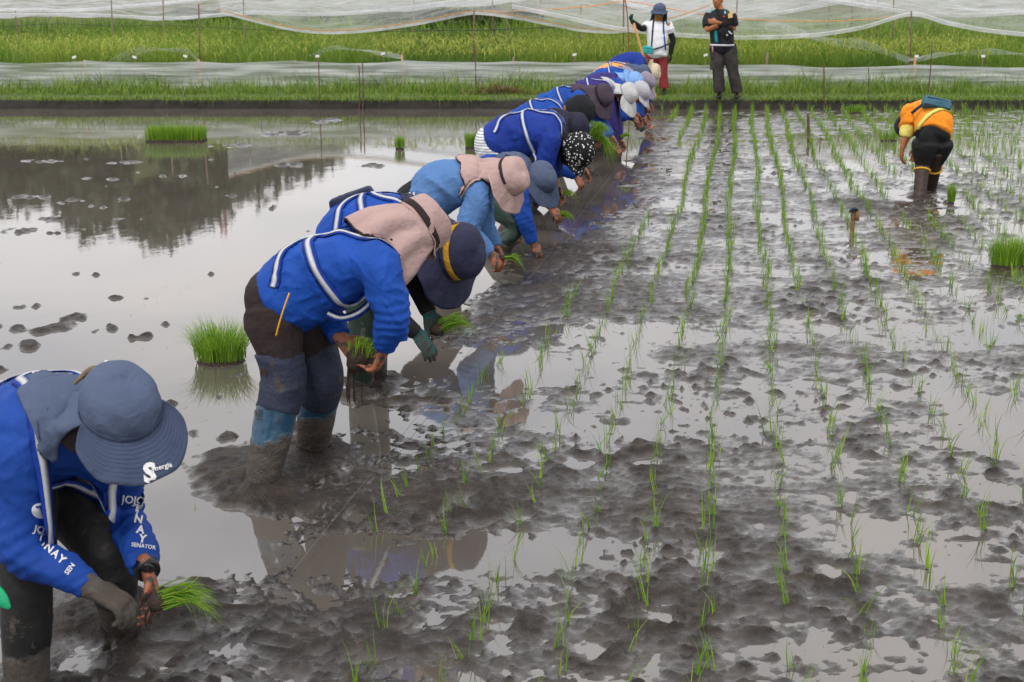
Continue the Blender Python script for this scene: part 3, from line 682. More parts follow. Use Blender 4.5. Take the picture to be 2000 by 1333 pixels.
# ================================================================== PEOPLE
def V3(*a): return Vector(a)
def ik(a, c, l1, l2, hint):
    d = c - a; L_ = d.length
    if L_ > (l1 + l2) * .995: return a + d * (l1 / (l1 + l2))
    d.normalize(); x = (l1 * l1 - l2 * l2 + L_ * L_) / (2 * L_); h = math.sqrt(max(0, l1 * l1 - x * x))
    n = hint - d * hint.dot(d); n.normalize(); return a + d * x + n * h
def add_hand(g, w, d, pn, k=1.0, infl=0.0, side=1, curl=.55, spread=.1):
    """palm, four fingers of unequal length with two bends, thumb leaving the side of the palm"""
    d = d.normalized(); pn = (pn - d * pn.dot(d)).normalized(); s = d.cross(pn) * side
    g.tube([w - d * .03 * k, w + d * .02 * k, w + d * .06 * k, w + d * .092 * k], [(.021 * k + infl, .026 * k + infl), (.019 * k + infl, .034 * k + infl), (.018 * k + infl, .041 * k + infl), (.014 * k + infl, .04 * k + infl)], side=s, n=12, sub=3, cap=.8)
    for i, (o, ln) in enumerate(((.031, .066), (.0105, .078), (-.0105, .073), (-.031, .056))):
        p = w + d * (.088 - .004 * abs(i - 1)) * k + s * o * k; dd = (d + s * spread * (1.5 - i) * .5).normalized(); P = [p - dd * .012 * k, p]
        for j, f in enumerate((.42, .32, .26)):
            a = curl * (1.0, 1.25, .9)[j] * (.9 + .07 * i)
            dd = (dd * math.cos(a) + pn * math.sin(a)).normalized() if j == 0 else (dd * math.cos(a) + (pn - dd * pn.dot(dd)).normalized() * math.sin(a)).normalized() if (pn - dd * pn.dot(dd)).length > .05 else dd
            p = p + dd * ln * f * k * 1.15; P.append(p)
        r = [.0095, .0095, .0088, .0078, .0062]
        g.tube(P, [x * k + infl for x in r], side=s, n=8, sub=3, cap=.9)
    p = w + d * .022 * k + s * .03 * k; t1 = p + (d * .6 + s * .55 + pn * .35) * .035 * k; t2 = t1 + (d * .8 + s * .1 + pn * .5) * .032 * k; t3 = t2 + (d * .7 - s * .25 + pn * .55) * .024 * k
    g.tube([p - s * .012 * k, p, t1, t2, t3], [x * k + infl for x in (.013, .0135, .0115, .0098, .007)], side=pn, n=8, sub=3, cap=.9)
def wrinkle(me, amp, sc, axis=None, seed=0, stretch=3.0):
    """soft cloth folds pushed along the normals; folds run across `axis`"""
    V = getV(me); N = getN(me); P = V / sc
    if axis is not None:
        a = np.array(axis, float); a /= np.linalg.norm(a); along = P @ a
        P = (P - np.outer(along, a)) / stretch + np.outer(along, a)
    w1 = np.stack([vn3(P * .6 + 7, seed + 3), vn3(P * .6 + 19, seed + 4), vn3(P * .6 + 31, seed + 5)], 1)
    f = 1 - np.sqrt(np.abs(vn3(P + w1 * .8, seed))) * 2; f2 = vn3(P * 2.1 + w1, seed + 1); mk = np.clip(.75 + .9 * vn3(V / .17 + 5, seed + 8), .15, 1.4)
    setV(me, V + N * (amp * (.8 * f + .4 * f2) * mk)[:, None])
def ribbon(name, pts, nrm, width, off, mat, parent, inv, thick=.003):
    P = np.array(pts, float); N = np.array(nrm, float)
    for _ in range(2): N[1:-1] = (N[:-2] + N[1:-1] * 2 + N[2:]) / 4
    N /= np.linalg.norm(N, axis=1)[:, None] + 1e-9
    for _ in range(2): P[1:-1] = (P[:-2] + P[1:-1] * 2 + P[2:]) / 4
    T = np.gradient(P, axis=0); T /= np.linalg.norm(T, axis=1)[:, None] + 1e-9; S = np.cross(T, N); S /= np.linalg.norm(S, axis=1)[:, None] + 1e-9
    rows = [P + N * off - S * width / 2, P + N * (off + thick * .6), P + N * off + S * width / 2, P + N * (off - thick)]
    n = len(P); V = np.stack(rows, 1).reshape(-1, 3); Q = []
    for i in range(n - 1):
        for j in range(4): Q.append((i * 4 + j, i * 4 + (j + 1) % 4, i * 4 + 4 + (j + 1) % 4, i * 4 + 4 + j))
    V = np.array([list(inv @ Vector(v)) for v in V]); me = mesh_np(name, V, Q + [(3, 2, 1, 0), (n * 4 - 4, n * 4 - 3, n * 4 - 2, n * 4 - 1)])
    return link(name, me, mat, parent)
def project_path(bvh, anchors, outs, n=40):
    """anchors: points inside the body, outs: outward directions; returns surface points and normals"""
    Aa = cr([tuple(a) for a in anchors], 8); Oo = cr([tuple(o) for o in outs], 8); k = np.linspace(0, len(Aa) - 1, n)
    pts, nr = [], []
    for q in k:
        i = int(q); f = q - i; j = min(i + 1, len(Aa) - 1); a = Vector(Aa[i] * (1 - f) + Aa[j] * f); o = Vector(Oo[i] * (1 - f) + Oo[j] * f).normalized()
        h = bvh.ray_cast(a + o * .7, -o)
        if h[0] is not None and (h[0] - a).length < .45: pts.append(h[0]); nr.append(h[1] if h[1].dot(o) > 0 else -h[1])
    return pts, nr
STRAP_B = None
def text_on(bvh, body, O, ex, ey, d, size, mat, parent, off=.0022, bold=.0):
    cu = bpy.data.curves.new('lettering', 'FONT'); cu.body = body; cu.size = size; cu.align_x = 'CENTER'; cu.align_y = 'CENTER'; cu.resolution_u = 3; cu.offset = bold
    o = bpy.data.objects.new('tmp', cu); COL.objects.link(o); dg = bpy.context.evaluated_depsgraph_get(); dg.update()
    me = bpy.data.meshes.new_from_object(o.evaluated_get(dg)); bpy.data.objects.remove(o)
    bm = bmesh.new(); bm.from_mesh(me); bmesh.ops.triangulate(bm, faces=bm.faces[:])
    for _ in range(2):
        lg = [e for e in bm.edges if e.calc_length() > size * .22]
        if lg: bmesh.ops.subdivide_edges(bm, edges=lg, cuts=1); bmesh.ops.triangulate(bm, faces=bm.faces[:])
    for v in bm.verts:
        p = O + ex * v.co.x + ey * v.co.y; h = bvh.ray_cast(p - d * .3, d)
        if h[0] is not None: v.co = h[0] + (h[1] if h[1].dot(d) < 0 else -h[1]) * off
        else: v.co = p
    bm.to_mesh(me); bm.free(); me.name = 'lettering'
    V = getV(me); setV(me, V - np.array(parent.matrix_world.translation if parent.parent is None else parent.parent.location))
    me.materials.clear(); return link('lettering', me, mat, parent)
# ---------------------------------------------------------------- hats
def hat(root, J, H, shirt_bvh):
    hc = J['head']; up = J['hup'].normalized(); fw = (J['hfwd'] - up * J['hfwd'].dot(up)).normalized(); lf = up.cross(fw)
    k = J['k'] * H.get('s', 1.0); O = hc + up * .012 * k; rl = root.location
    M = Matrix((fw, lf, up)).transposed()
    def W(x, y, z): return O + M @ Vector((x * k, y * k, z * k)) - rl
    col = H['mat']; kind = H['kind']; sd = H.get('seed', 1)
    prof = {'bucket': [(.0, .112), (.03, .112), (.06, .109), (.09, .1), (.11, .084), (.122, .055), (.126, .028)],
            'cap': [(-.01, .112), (.03, .114), (.065, .109), (.095, .092), (.114, .066), (.124, .035), (.127, .015)],
            'beanie': [(-.06, .109), (-.03, .113), (.03, .118), (.08, .106), (.11, .085), (.132, .05), (.138, .02)],
            'hood': [(-.05, .11), (0, .113), (.05, .11), (.09, .095), (.115, .07), (.128, .04), (.131, .015)]}[kind]
    n = 40; V = []; P2 = cr([(a, b, 0) for a, b in prof], 3)
    for z, r, _ in P2:
        for j in range(n):
            a = 2 * math.pi * j / n; cr_ = 1 + .02 * math.sin(3 * a + sd) * (z / .12) + .016 * math.sin(7 * a + sd * 2 + z * 60)
            if kind == 'bucket': cr_ += .012 * math.sin(2 * a + sd + z * 30)
            V.append(W(math.cos(a) * r * 1.1 * cr_, math.sin(a) * r * .96 * cr_, z + .006 * math.sin(2 * a + sd)))
    m = len(P2); Q = [(i * n + j, i * n + (j + 1) % n, (i + 1) * n + (j + 1) % n, (i + 1) * n + j) for i in range(m - 1) for j in range(n)]
    V.append(W(0, 0, prof[-1][0] + .002)); T = [((m - 1) * n + j, (m - 1) * n + (j + 1) % n, m * n) for j in range(n)]
    me = mesh_np('hat', [tuple(v) for v in V], Q, T); wrinkle(me, .0015, .045, None, sd); solidify(me, -.002)
    ho = link('hat', me, col, root)
    def strip(name, mat, f, a0, a1, na, nt, th=.003, wr=.0):
        V = [tuple(f(a0 + (a1 - a0) * i / (na - 1), j / (nt - 1))) for j in range(nt) for i in range(na)]
        Q = [(j * na + i, j * na + i + 1, (j + 1) * na + i + 1, (j + 1) * na + i) for j in range(nt - 1) for i in range(na - 1)]
        me = mesh_np(name, V, Q)
        return me, mat, th, wr
    def fin(t, name, par=None):
        me, mat, th, wr = t
        if wr: wrinkle(me, wr, .05, None, sd + 3)
        solidify(me, th); return link(name, me, mat, par or ho)
    if 'band' in H:      # ribbon round the foot of the crown
        b0, b1, aa, ab = H.get('bandz', (.008, .034, 0, 360))
        def fb(a, t): r = np.interp(b0 + (b1 - b0) * t, [p[0] for p in prof], [p[1] for p in prof]) + .004; return W(math.cos(a) * r * 1.1, math.sin(a) * r * .96, b0 + (b1 - b0) * t)
        fin(strip('band', H['band'], fb, R(aa), R(ab), 60, 4, .002), 'band')
    bw = H.get('brim')
    if bw:
        wf, ws, wb, amax, droop = bw
        def f(a, t):
            c = math.cos(a); wd = wf * max(0, c) ** H.get('bp', 1.0) + ws * (1 - abs(c) ** 1.3) + wb * max(0, -c)
            if amax < 179: wd *= max(.12, min(1, (R(amax) - abs(a)) / .35) ** .5) if abs(a) < R(amax) - .004 else .1
            r = .110 + wd * t; rip = .007 * math.sin(5 * a + sd) * t + .004 * math.sin(11 * a + sd * 3) * t
            return W(math.cos(a) * (.012 + r * 1.06), math.sin(a) * r, .006 - droop * t ** 1.3 * wd + rip - H.get('dip', 0) * t * max(0, c))
        b_ = fin(strip('brim', H.get('brimmat', col), f, -R(amax), R(amax), 72, 12, .004), 'brim')
        if H.get('stitch'):
            for q in range(1, 9):
                t0 = q / 9.5
                def fs(a, t): return f(a, t0 + .010 * t) + up * .0046 * k
                fin(strip('stitching', H['stitch'], fs, -R(amax) * .92, R(amax) * .92, 60, 2, .001), 'stitching', ho)
    if 'flap' in H:      # neck cape: hangs from the back of the crown onto the shoulders
        Lf, flare, a0 = H['flap'][:3]; lift = H['flap'][3] if len(H['flap']) > 3 else .07
        tgt = (J['che'] * .55 + J['nek'] * .45) + J['dors'] * (lift + .1) * k; dr = (tgt - hc).normalized(); dr = (dr * .8 - up * .35).normalized()
        fm = H.get('flapmat', col)
        def ff(a, t):
            c, s = math.cos(a), math.sin(a); e = fw * c + lf * s
            p = O + (e * .113 + up * (.004)) * k + (e * flare * t * (1 - .4 * t) + dr * Lf * t * (.85 + .15 * -c)) * k
            p = p + e * (.016 * math.sin(a * 8 + sd + t * 1.2) * t ** .7 + .022 * math.sin(a * 3.3 + sd * 2.2 + t * 2.4) * t) * k - V3(0, 0, .075 * t * t) * k
            return p - rl
        me, mat, th, wr = strip('neck_flap', fm, ff, R(a0), R(360 - a0), 60, 26, .003)
        if shirt_bvh:
            Vv = getV(me); base = np.array(rl)
            for i in range(len(Vv)):
                p = Vector(Vv[i] + base); q = shirt_bvh.find_nearest(p, .15)
                if q[0] is not None:
                    nn = q[1]; dd = (p - q[0]).dot(nn)
                    if dd < .02: p = p + nn * (.02 - dd); Vv[i] = np.array(p) - base
            setV(me, Vv)
        wrinkle(me, .004, .05, dr, sd + 9, .5)
        fin((me, mat, th, 0), 'neck_flap')
        if 'hem' in H:
            def fh(a, t): return ff(a, .965 + .035 * t) + (fw * math.cos(a) + lf * math.sin(a)) * .004
            Vv = getV(me); na = 60; edge = Vv[25 * 60:26 * 60] if len(Vv) >= 26 * 60 else None
            if edge is not None:
                g = Geo().tube([tuple(p) for p in edge[::2]], [.005] * len(edge[::2]), n=6, sub=1); link('piping', g.mesh('piping'), H['hem'], ho)
    return ho
# ---------------------------------------------------------------- whole figure
SKIN = skin('skin_brown', '8a5a42'); SKINM = skin('skin_muddy', '94583c', .9); HAIR = plain('hair_black', '17130f', .5, .3, 60, .6)
def person(label, J, W, group=None, cat='person'):
    k = J['k']; lat = J['lat']; root = empty('person', J['root']); rl = Vector(J['root'])
    tag(root, label, cat, group); vx = W.get('vox', .009); fat = W.get('fat', 1.0)
    dors = J['dors']; sh = {-1: J['shR'], 1: J['shL']}; el = {-1: J['elR'], 1: J['elL']}; wr = {-1: J['wrR'], 1: J['wrL']}
    hp = {-1: J['hpR'], 1: J['hpL']}; kn = {-1: J['knR'], 1: J['knL']}; an = {-1: J['anR'], 1: J['anL']}
    hd = {-1: J['hdR'], 1: J['hdL']}; hn = {-1: J['hnR'], 1: J['hnL']}; cu = {-1: J.get('cuR', .55), 1: J.get('cuL', .55)}
    up = J['hup'].normalized(); fw = (J['hfwd'] - up * J['hfwd'].dot(up)).normalized(); lf = up.cross(fw); hc = J['head']
    pel, wai, che, nek = J['pel'], J['wai'], J['che'], J['nek']
    def put(me, name, mat, par=None):
        setV(me, getV(me) - np.array(rl)); return link(name, me, mat, par or root)
    # body: one continuous skin mesh under the clothes
    g = Geo()
    g.tube([pel, wai, che, nek], [(.10 * k, .14 * k), (.10 * k, .13 * k), (.10 * k, .15 * k), (.055 * k, .07 * k)], side=lat, sub=3)
    g.tube([nek, (nek + hc) / 2, hc - up * .03 * k], [.056 * k, .053 * k, .056 * k], side=lat, sub=3)
    g.ball(hc + up * .02 * k, (fw * .097 * k, lf * .077 * k, up * .10 * k)); g.tube([hc + up * .01 * k + fw * .02 * k, hc - up * .05 * k + fw * .04 * k, hc - up * .105 * k + fw * .055 * k], [(.075 * k, .07 * k), (.06 * k, .064 * k), (.033 * k, .038 * k)], side=lf, sub=3, cap=.8)
    g.tube([hc + fw * .085 * k + up * .012 * k, hc + fw * .108 * k - up * .022 * k, hc + fw * .095 * k - up * .033 * k], [.010 * k, .015 * k, .012 * k], side=lf, n=8, sub=2)
    g.ball(hc + fw * .086 * k - up * .062 * k, (fw * .016 * k, lf * .026 * k, up * .011 * k), 10, 6)
    for s in (-1, 1):
        g.ball(hc + lf * .08 * k * s - fw * .005 * k - up * .012 * k, (fw * .018 * k, lf * .01 * k, up * .032 * k), 10, 6)
        g.ball(hc + fw * .078 * k + lf * .034 * s * k + up * .026 * k, (fw * .014 * k, lf * .028 * k, up * .009 * k), 10, 6)
        ins = che + (sh[s] - che) * .5
        g.tube([ins, sh[s], (sh[s] + el[s]) / 2, el[s], (el[s] * .6 + wr[s] * .4), wr[s]], [.05 * k, .052 * k, .046 * k, .041 * k, .041 * k, (.022 * k, .03 * k)], side=hn[s].cross(wr[s] - el[s]), sub=3)
        if not W.get('gloves', {}).get(s): add_hand(g, wr[s], hd[s], hn[s], k, 0, -s, cu[s])
        g.tube([hp[s], kn[s], an[s]], [.058 * k, .038 * k, .03 * k], side=lat, sub=3)
    put(remesh(g, 'body', .0072 if vx < .01 else .0095, 2, dec=.26), 'body', W.get('skin', SKIN))
    # trousers
    g = Geo(); bag = W.get('bag', 0.0); bt = W.get('boot_top', .62)   # fraction down hip->ankle path where the boot begins
    g.tube([wai * .6 + pel * .4, pel], [(.115 * k * fat, .15 * k * fat), (.13 * k * fat, .168 * k * fat)], side=lat, sub=2)
    g.ball(pel - (wai - pel).normalized() * .04 * k, ((wai - pel).normalized() * .10 * k, lat * .172 * k * fat, dors * .132 * k * fat))
    for s in (-1, 1):
        end = kn[s] + (an[s] - kn[s]) * W.get('leg_end', .45)
        g.tube([pel + (hp[s] - pel) * .9, hp[s] + (kn[s] - hp[s]) * .3, kn[s], end], [.118 * k * fat + bag, .108 * k * fat + bag, .074 * k + bag, (.062 + W.get('flare', 0)) * k + bag * .7], side=lat, sub=4, cap=.15)
    me = remesh(g, 'trousers', max(vx, .009), 5, dec=.45)
    wrinkle(me, .006 * k + bag * .15, .075, (0, 0, 1), 5); put(me, 'trousers', W['trousers'])
    # boots
    if W.get('boots'):
        for s in (-1, 1):
            t0 = kn[s] + (an[s] - kn[s]) * W.get('boot_at', .35); g = Geo(); dn = (an[s] - kn[s]).normalized()
            g.tube([t0, t0 + (an[s] - t0) * .3, an[s] - dn * .05, an[s] + dn * .04], [.072 * k * W.get('bw', 1), .069 * k * W.get('bw', 1), .055 * k * W.get('bw', 1), .058 * k * W.get('bw', 1)], side=lat, n=18, sub=4, cap=.1)
            toe = (J['u'] * .75 + V3(0, 0, -.1)).normalized()
            g.tube([an[s] + dn * .02 - toe * .05, an[s] + dn * .04 + toe * .06, an[s] + dn * .06 + toe * .16 * k], [(.055, .05), (.045, .05), (.03, .042)], side=lat, sub=3)
            me = remesh(g, 'boot', max(vx, .008), 3, dec=.6); wrinkle(me, .0035, .06, (0, 0, 1), 15 + s); put(me, 'boot', W['boots'])
            if W.get('boot_cuff'):
                g = Geo().tube([t0 - dn * .02, t0 + dn * .02], [.076 * k, .0755 * k], side=lat, n=24, sub=1, cap=.05); put(g.mesh('boot_cuff'), 'boot_cuff', W['boot_cuff'])
    if W.get('shoes'):
        for s in (-1, 1):
            toe = J['u']; g = Geo(); a = an[s]
            g.tube([a - toe * .07 * k - V3(0, 0, .03), a + toe * .03 * k - V3(0, 0, .03), a + toe * .12 * k - V3(0, 0, .04), a + toe * .18 * k - V3(0, 0, .045)], [(.045 * k, .04 * k), (.046 * k, .044 * k), (.034 * k, .045 * k), (.02 * k, .03 * k)], side=lat, sub=3, cap=.6)
            put(remesh(g, 'shoe', .008, 2), 'shoe', W['shoes'])
    # shirt
    g = Geo(); hem = W.get('hem', .15); ax = (che - pel).normalized(); vent = -dors
    h0 = pel - (wai - pel) * hem + vent * W.get('sag', .03) * k; tr = W.get('torso', 1.0) * fat
    p2_ = (pel if hem > 0 else pel + (wai - pel) * (.3 - hem * .7))
    g.tube([h0, p2_ + vent * W.get('vs', .03) * k, wai + vent * W.get('vs', .03) * k, che + vent * .005, che + (nek - che) * .62, nek - (nek - che).normalized() * .02],
           [(.158 * k * tr, .188 * k * tr), (.17 * k * tr, .192 * k * tr), (.172 * k * tr, .185 * k * tr), (.148 * k * tr, .20 * k * tr), (.112 * k * tr, .165 * k * tr), (.07 * k, .085 * k)], side=lat, n=24, sub=4, cap=.12)
    slv = W.get('sleeve', 'long')
    for s in (-1, 1):
        ins = che + (sh[s] - che) * .45; cuff = wr[s] - (wr[s] - el[s]).normalized() * W.get('cuff', .015)
        if slv == 'long':
            g.tube([ins, sh[s], sh[s] * .5 + el[s] * .5, el[s], el[s] * .5 + wr[s] * .5, cuff], [.098 * k, .086 * k, .075 * k * W.get('slw', 1), .066 * k * W.get('slw', 1), .057 * k * W.get('slw', 1), .044 * k * W.get('slw', 1)], side=lat, n=18, sub=4, cap=.12)
        else:
            e_ = sh[s] + (el[s] - sh[s]) * W.get('short_at', .6)
            g.tube([ins, sh[s], e_], [.098 * k, .088 * k, .08 * k], side=lat, n=18, sub=4, cap=.1)
    me = remesh(g, 'shirt', vx, 4, dec=.7 if vx < .0086 else .5); wrinkle(me, W.get('wr', .017), .115, ax * .75 + V3(.3, .1, .5), 25 + int(abs(rl.x) * 10), 3.2); wrinkle(me, .002, .035, ax, 35, 2.5)
    # drag lines fanning out from the armpits, rings of creases at the elbows
    Vs = getV(me); Ns = getN(me); dz_ = np.zeros(len(Vs)); nz_ = vn3(Vs / .06, 71); axn, dn_, ln_ = np.array(ax), np.array(dors), np.array(lat)
    for s in (-1, 1):
        q = Vs - np.array(sh[s] - dors * .07 * k - ax * .02); a_ = q @ axn; b_ = q @ dn_; r_ = np.linalg.norm(q, axis=1); th_ = np.arctan2(b_, a_); sm = 1 / (1 + np.exp(-((Vs - np.array(che)) @ ln_) * s * 40))
        dz_ += sm * .010 * k * (1 - np.abs(np.sin(5.5 * th_ + .9 * nz_ + s))) ** 3 * np.exp(-(r_ / .3) ** 2) * np.clip((r_ - .05) / .1, 0, 1)
        if slv == 'long':
            e0 = np.array(el[s]); d_ = np.array((wr[s] - sh[s]).normalized()); al = (Vs - e0) @ d_; re = np.linalg.norm(Vs - e0, axis=1)
            dz_ += .0055 * k * np.cos(al * 2 * math.pi / .036 + 1.6 * nz_) * np.exp(-(re / .085) ** 2)
            w0 = np.array(wr[s]); aw = (Vs - w0) @ d_; rw = np.linalg.norm(Vs - w0, axis=1); dz_ += .003 * k * np.cos(aw * 2 * math.pi / .024 + 1.5 * nz_) * np.exp(-(rw / .07) ** 2)
    hq = (Vs - np.array(pel)) @ axn; dz_ += .006 * k * (1 - np.abs(np.sin(((Vs @ dn_) * .8 + (Vs @ ln_) * .5) * 2 * math.pi / .11 + 1.4 * nz_))) ** 3 * np.exp(-((hq - .12) / .13) ** 2)
    setV(me, Vs + Ns * dz_[:, None])
    bv = bvh_of(me); so_ = put(me, 'shirt', W['shirt'])
    if W.get('arms'):      # under-sleeves showing below short sleeves
        for s in (-1, 1):
            e_ = sh[s] + (el[s] - sh[s]) * .3; g = Geo().tube([e_, el[s], (el[s] + wr[s]) / 2, wr[s] - (wr[s] - el[s]).normalized() * W.get('arm_cut', .0)], [.058 * k, .054 * k, .05 * k, .04 * k], side=lat, sub=4, cap=.15)
            me = remesh(g, 'sleeve', max(vx, .008), 3); wrinkle(me, .0035, .04, wr[s] - sh[s], 45); put(me, 'sleeve', W['arms'])
    for s, m_ in (W.get('gloves') or {}).items():
        g = Geo(); add_hand(g, wr[s], hd[s], hn[s], k, .0022, -s, cu[s]); dd = (wr[s] - el[s]).normalized(); g.tube([wr[s] - dd * .065 * k, wr[s] - dd * .02, wr[s] + dd * .012], [.042 * k, .036 * k, (.026 * k, .036 * k)], side=hn[s].cross(dd), sub=3, cap=.1)
        me = remesh(g, 'glove', .0055 if vx < .01 else .007, 2); wrinkle(me, .0015, .02, None, 3); put(me, 'glove', m_)
    if W.get('gaiter'):
        g = Geo().tube([nek - (hc - nek) * .25, nek * .4 + hc * .6, hc - up * .045 * k + fw * .028 * k, hc - up * .01 * k + fw * .036 * k], [.078 * k, .068 * k, (.088 * k, .078 * k), (.082 * k, .083 * k)], side=lf, sub=4, cap=.1)
        me = remesh(g, 'neck_gaiter', .008, 2); wrinkle(me, .003, .03, None, 4); put(me, 'neck_gaiter', W['gaiter'])
    if W.get('hat'): hat(root, J, W['hat'], bv)
    elif W.get('hair'):
        g = Geo(); g.ball(hc + up * .034 * k - fw * .014 * k, (fw * .1 * k, lf * .084 * k, up * .096 * k)); me = remesh(g, 'hair', .007, 1); wrinkle(me, .004, .02, None, 3)
        put(me, 'hair', HAIR)
    return root, bv, so_
def harness(root, bv, J, mats, kind='h', w=.05):
    """reflective work harness: loop round the chest, straps over both shoulders meeting on the back"""
    k = J['k']; inv = Matrix.Translation(-Vector(J['root'])); lat, dors = J['lat'], J['dors']; wai, che, nek, pel = J['wai'], J['che'], J['nek'], J['pel']
    ax = (che - wai).normalized(); loops = []
    c0 = wai * .45 + che * .55
    if 'h' in kind:
        an_ = [i * 2 * math.pi / 24 for i in range(25)]
        loops.append(([c0 + ax * .0] * 25, [dors * math.cos(a) + lat * math.sin(a) - ax * .12 * math.cos(a) for a in an_], 90))
    for s in (-1, 1):     # from the back knot over the shoulder down to the front
        pts = [c0 + ax * .02, che + lat * .06 * s, che * .5 + nek * .5 + lat * .095 * s, che * .55 + nek * .45 + lat * .11 * s, che + lat * .10 * s, c0 + lat * .08 * s]
        outs = [dors, dors, dors + ax * .5, ax + dors * .05 - dors * .1, ax * .3 - dors, -dors]
        loops.append((pts, outs, 50))
        pts = [c0 + ax * .02, wai + lat * .05 * s, pel * .4 + wai * .6 + lat * .12 * s, pel * .6 + wai * .4 + lat * .14 * s]
        if 'b' in kind: loops.append((pts, [dors, dors, dors + lat * .3 * s, dors + lat * .8 * s], 30))
    for pts, outs, n in loops:
        P, N = project_path(bv, pts, outs, n)
        if len(P) > 6:
            b_ = ribbon('harness_strap', P, N, w * k, .006, mats[0], root, inv); ribbon('reflective_stripe', P, N, w * .46 * k, .0095, mats[1], b_, inv)
    P, N = project_path(bv, [c0 + ax * .02, c0 + ax * .03], [dors, dors], 2)
    return root
def pouch(name, root, J, c, ax, mat, strapmat=None):
    """soft zipped pouch: rounded lofted body with a flap line"""
    X, Y, Z = ax; g = Geo(); g.box(c, (X, Y, Z)); g.tube([c - X * .9, c, c + X * .9], [(Z.length * .95, Y.length * 1.0), (Z.length * 1.12, Y.length * 1.25), (Z.length * .95, Y.length * 1.0)], side=Y, sub=3)
    me = remesh(g, name, .009, 6); wrinkle(me, .004, .05, None, 8); setV(me, getV(me) - np.array(J['root'])); o = link(name, me, mat, root)
    zc = c + Y * 1.05 + Z * .45; g = Geo().tube([zc - X * .8 - Vector(J['root']), zc + Y * .2 - Vector(J['root']), zc + X * .8 - Vector(J['root'])], [.004] * 3, n=6, sub=4); link('zip', g.mesh('zip'), plain('zip_dark', '22262c', .5), o)
    return o
def frame(root_px, slope=-.16, z0=0.0):
    r = G(*root_px, z0); X0, Y0 = r.x, r.y
    def P(px, py, d=0.0, sl=slope):
        q = ray(px, py); q = q.x / q.y; Y = (Y0 + d - sl * X0) / (1 - sl * q); return A(px, py, Y)
    return r, P
def pose(S):
    """joint positions of a bending planter from the spec (points in the plane the person works in)"""
    k = S.get('k', 1.0); sl = S.get('slope', -.16); r, P = frame(S['root'], sl); u = S.get('u') or V3(1, sl, 0).normalized(); lat = S.get('lat') or V3(-u.y, u.x, 0)
    J = dict(k=k, root=r, u=u, lat=lat)
    for n in ('pel', 'wai', 'che', 'nek', 'head'): J[n] = P(*S[n])
    J['dors'] = S.get('dors') or lat.cross(J['che'] - J['pel']).normalized() * -1
    if J['dors'].z < 0: J['dors'] = -J['dors']
    J['hup'] = u * S['hup'][0] + lat * S['hup'][1] + V3(0, 0, S['hup'][2]); J['hfwd'] = u * S['hfwd'][0] + lat * S['hfwd'][1] + V3(0, 0, S['hfwd'][2])
    base = J['che'] + (J['nek'] - J['che']) * .45 - J['dors'] * .02
    for n, s in (('R', -1), ('L', 1)):
        J['sh' + n] = P(*S['sh' + n]) if 'sh' + n in S else base + lat * .165 * k * s
        J['wr' + n] = P(*S['wr' + n]); J['el' + n] = P(*S['el' + n]) if 'el' + n in S else ik(J['sh' + n], J['wr' + n], .29 * k, .25 * k, -u * .8 + lat * .5 * s + V3(0, 0, .3))
        J['hp' + n] = P(*S['hp' + n]) if 'hp' + n in S else J['pel'] + lat * .09 * k * s - V3(0, 0, .03)
        f = S['ft' + n]; a = G(f[0], f[1]) if len(f) == 2 else P(*f); J['an' + n] = a + V3(0, 0, -.1)
        J['kn' + n] = P(*S['kn' + n]) if 'kn' + n in S else ik(J['hp' + n], J['an' + n], .44 * k, .44 * k, u + V3(0, 0, .2))
        h = S.get('hd' + n, (.5, 0, -.8)); J['hd' + n] = u * h[0] + lat * h[1] + V3(0, 0, h[2])
        h = S.get('hn' + n, (-.6, -.6 * s, -.3)); J['hn' + n] = u * h[0] + lat * h[1] + V3(0, 0, h[2]); J['cu' + n] = S.get('cu' + n, .55)
    return J
# ---------------------------------------------------------------- seedlings held and standing
SEED = leafmat('seedling_leaf', [(0, (.09, .22, .014)), (.6, (.19, .36, .025)), (1, (.36, .48, .06))], .4)
SOIL = plain('root_soil', '33261d', .75, .4, 40, .9)
def bunch(label, p, d, n, ln, spread, parent=None, ball=.03, group='seedling bunches held in hands'):
    t = empty('seedling_bunch', p); d = Vector(d).normalized(); a = d.orthogonal().normalized(); b_ = d.cross(a)
    base = np.array([a * RNG.normal(0, ball * .45) + b_ * RNG.normal(0, ball * .45) for _ in range(n)]); acc = Acc()
    V, Q, T, vr = blades(base * 0, ln * RNG.uniform(.7, 1.1, n), RNG.uniform(0, 6.28, n), np.abs(RNG.normal(0, spread, n)) + .08, .0045, 4, 1.1)
    Mx = np.array(Matrix((a, b_, d)).transposed()); V = V @ Mx.T; V = V + np.repeat(base, len(V) // n, 0)
    V[:, 2] -= .9 * np.clip(np.linalg.norm(V, axis=1) - ln * .3, 0, 1) ** 2 / ln
    acc.add((V, Q, T, vr)); link('leaves', acc.mesh('leaves'), SEED, t)
    g = Geo(); g.ball(-d * ball * .5, (a * ball, b_ * ball * .9, d * ball * 1.1), 14, 9)
    for i in range(5): q = a * RNG.normal(0, ball * .4) + b_ * RNG.normal(0, ball * .4); g.tube([q - d * ball, q - d * ball * 1.8 + V3(0, 0, -ball), q - d * ball * 1.8 + V3(0, 0, -ball * 2.4)], [.004, .003, .0015], n=5, sub=2)
    me = g.mesh('roots'); wrinkle(me, ball * .22, ball * .5, None, 9); link('roots', me, SOIL, t); return tag(t, label, 'seedlings', group)
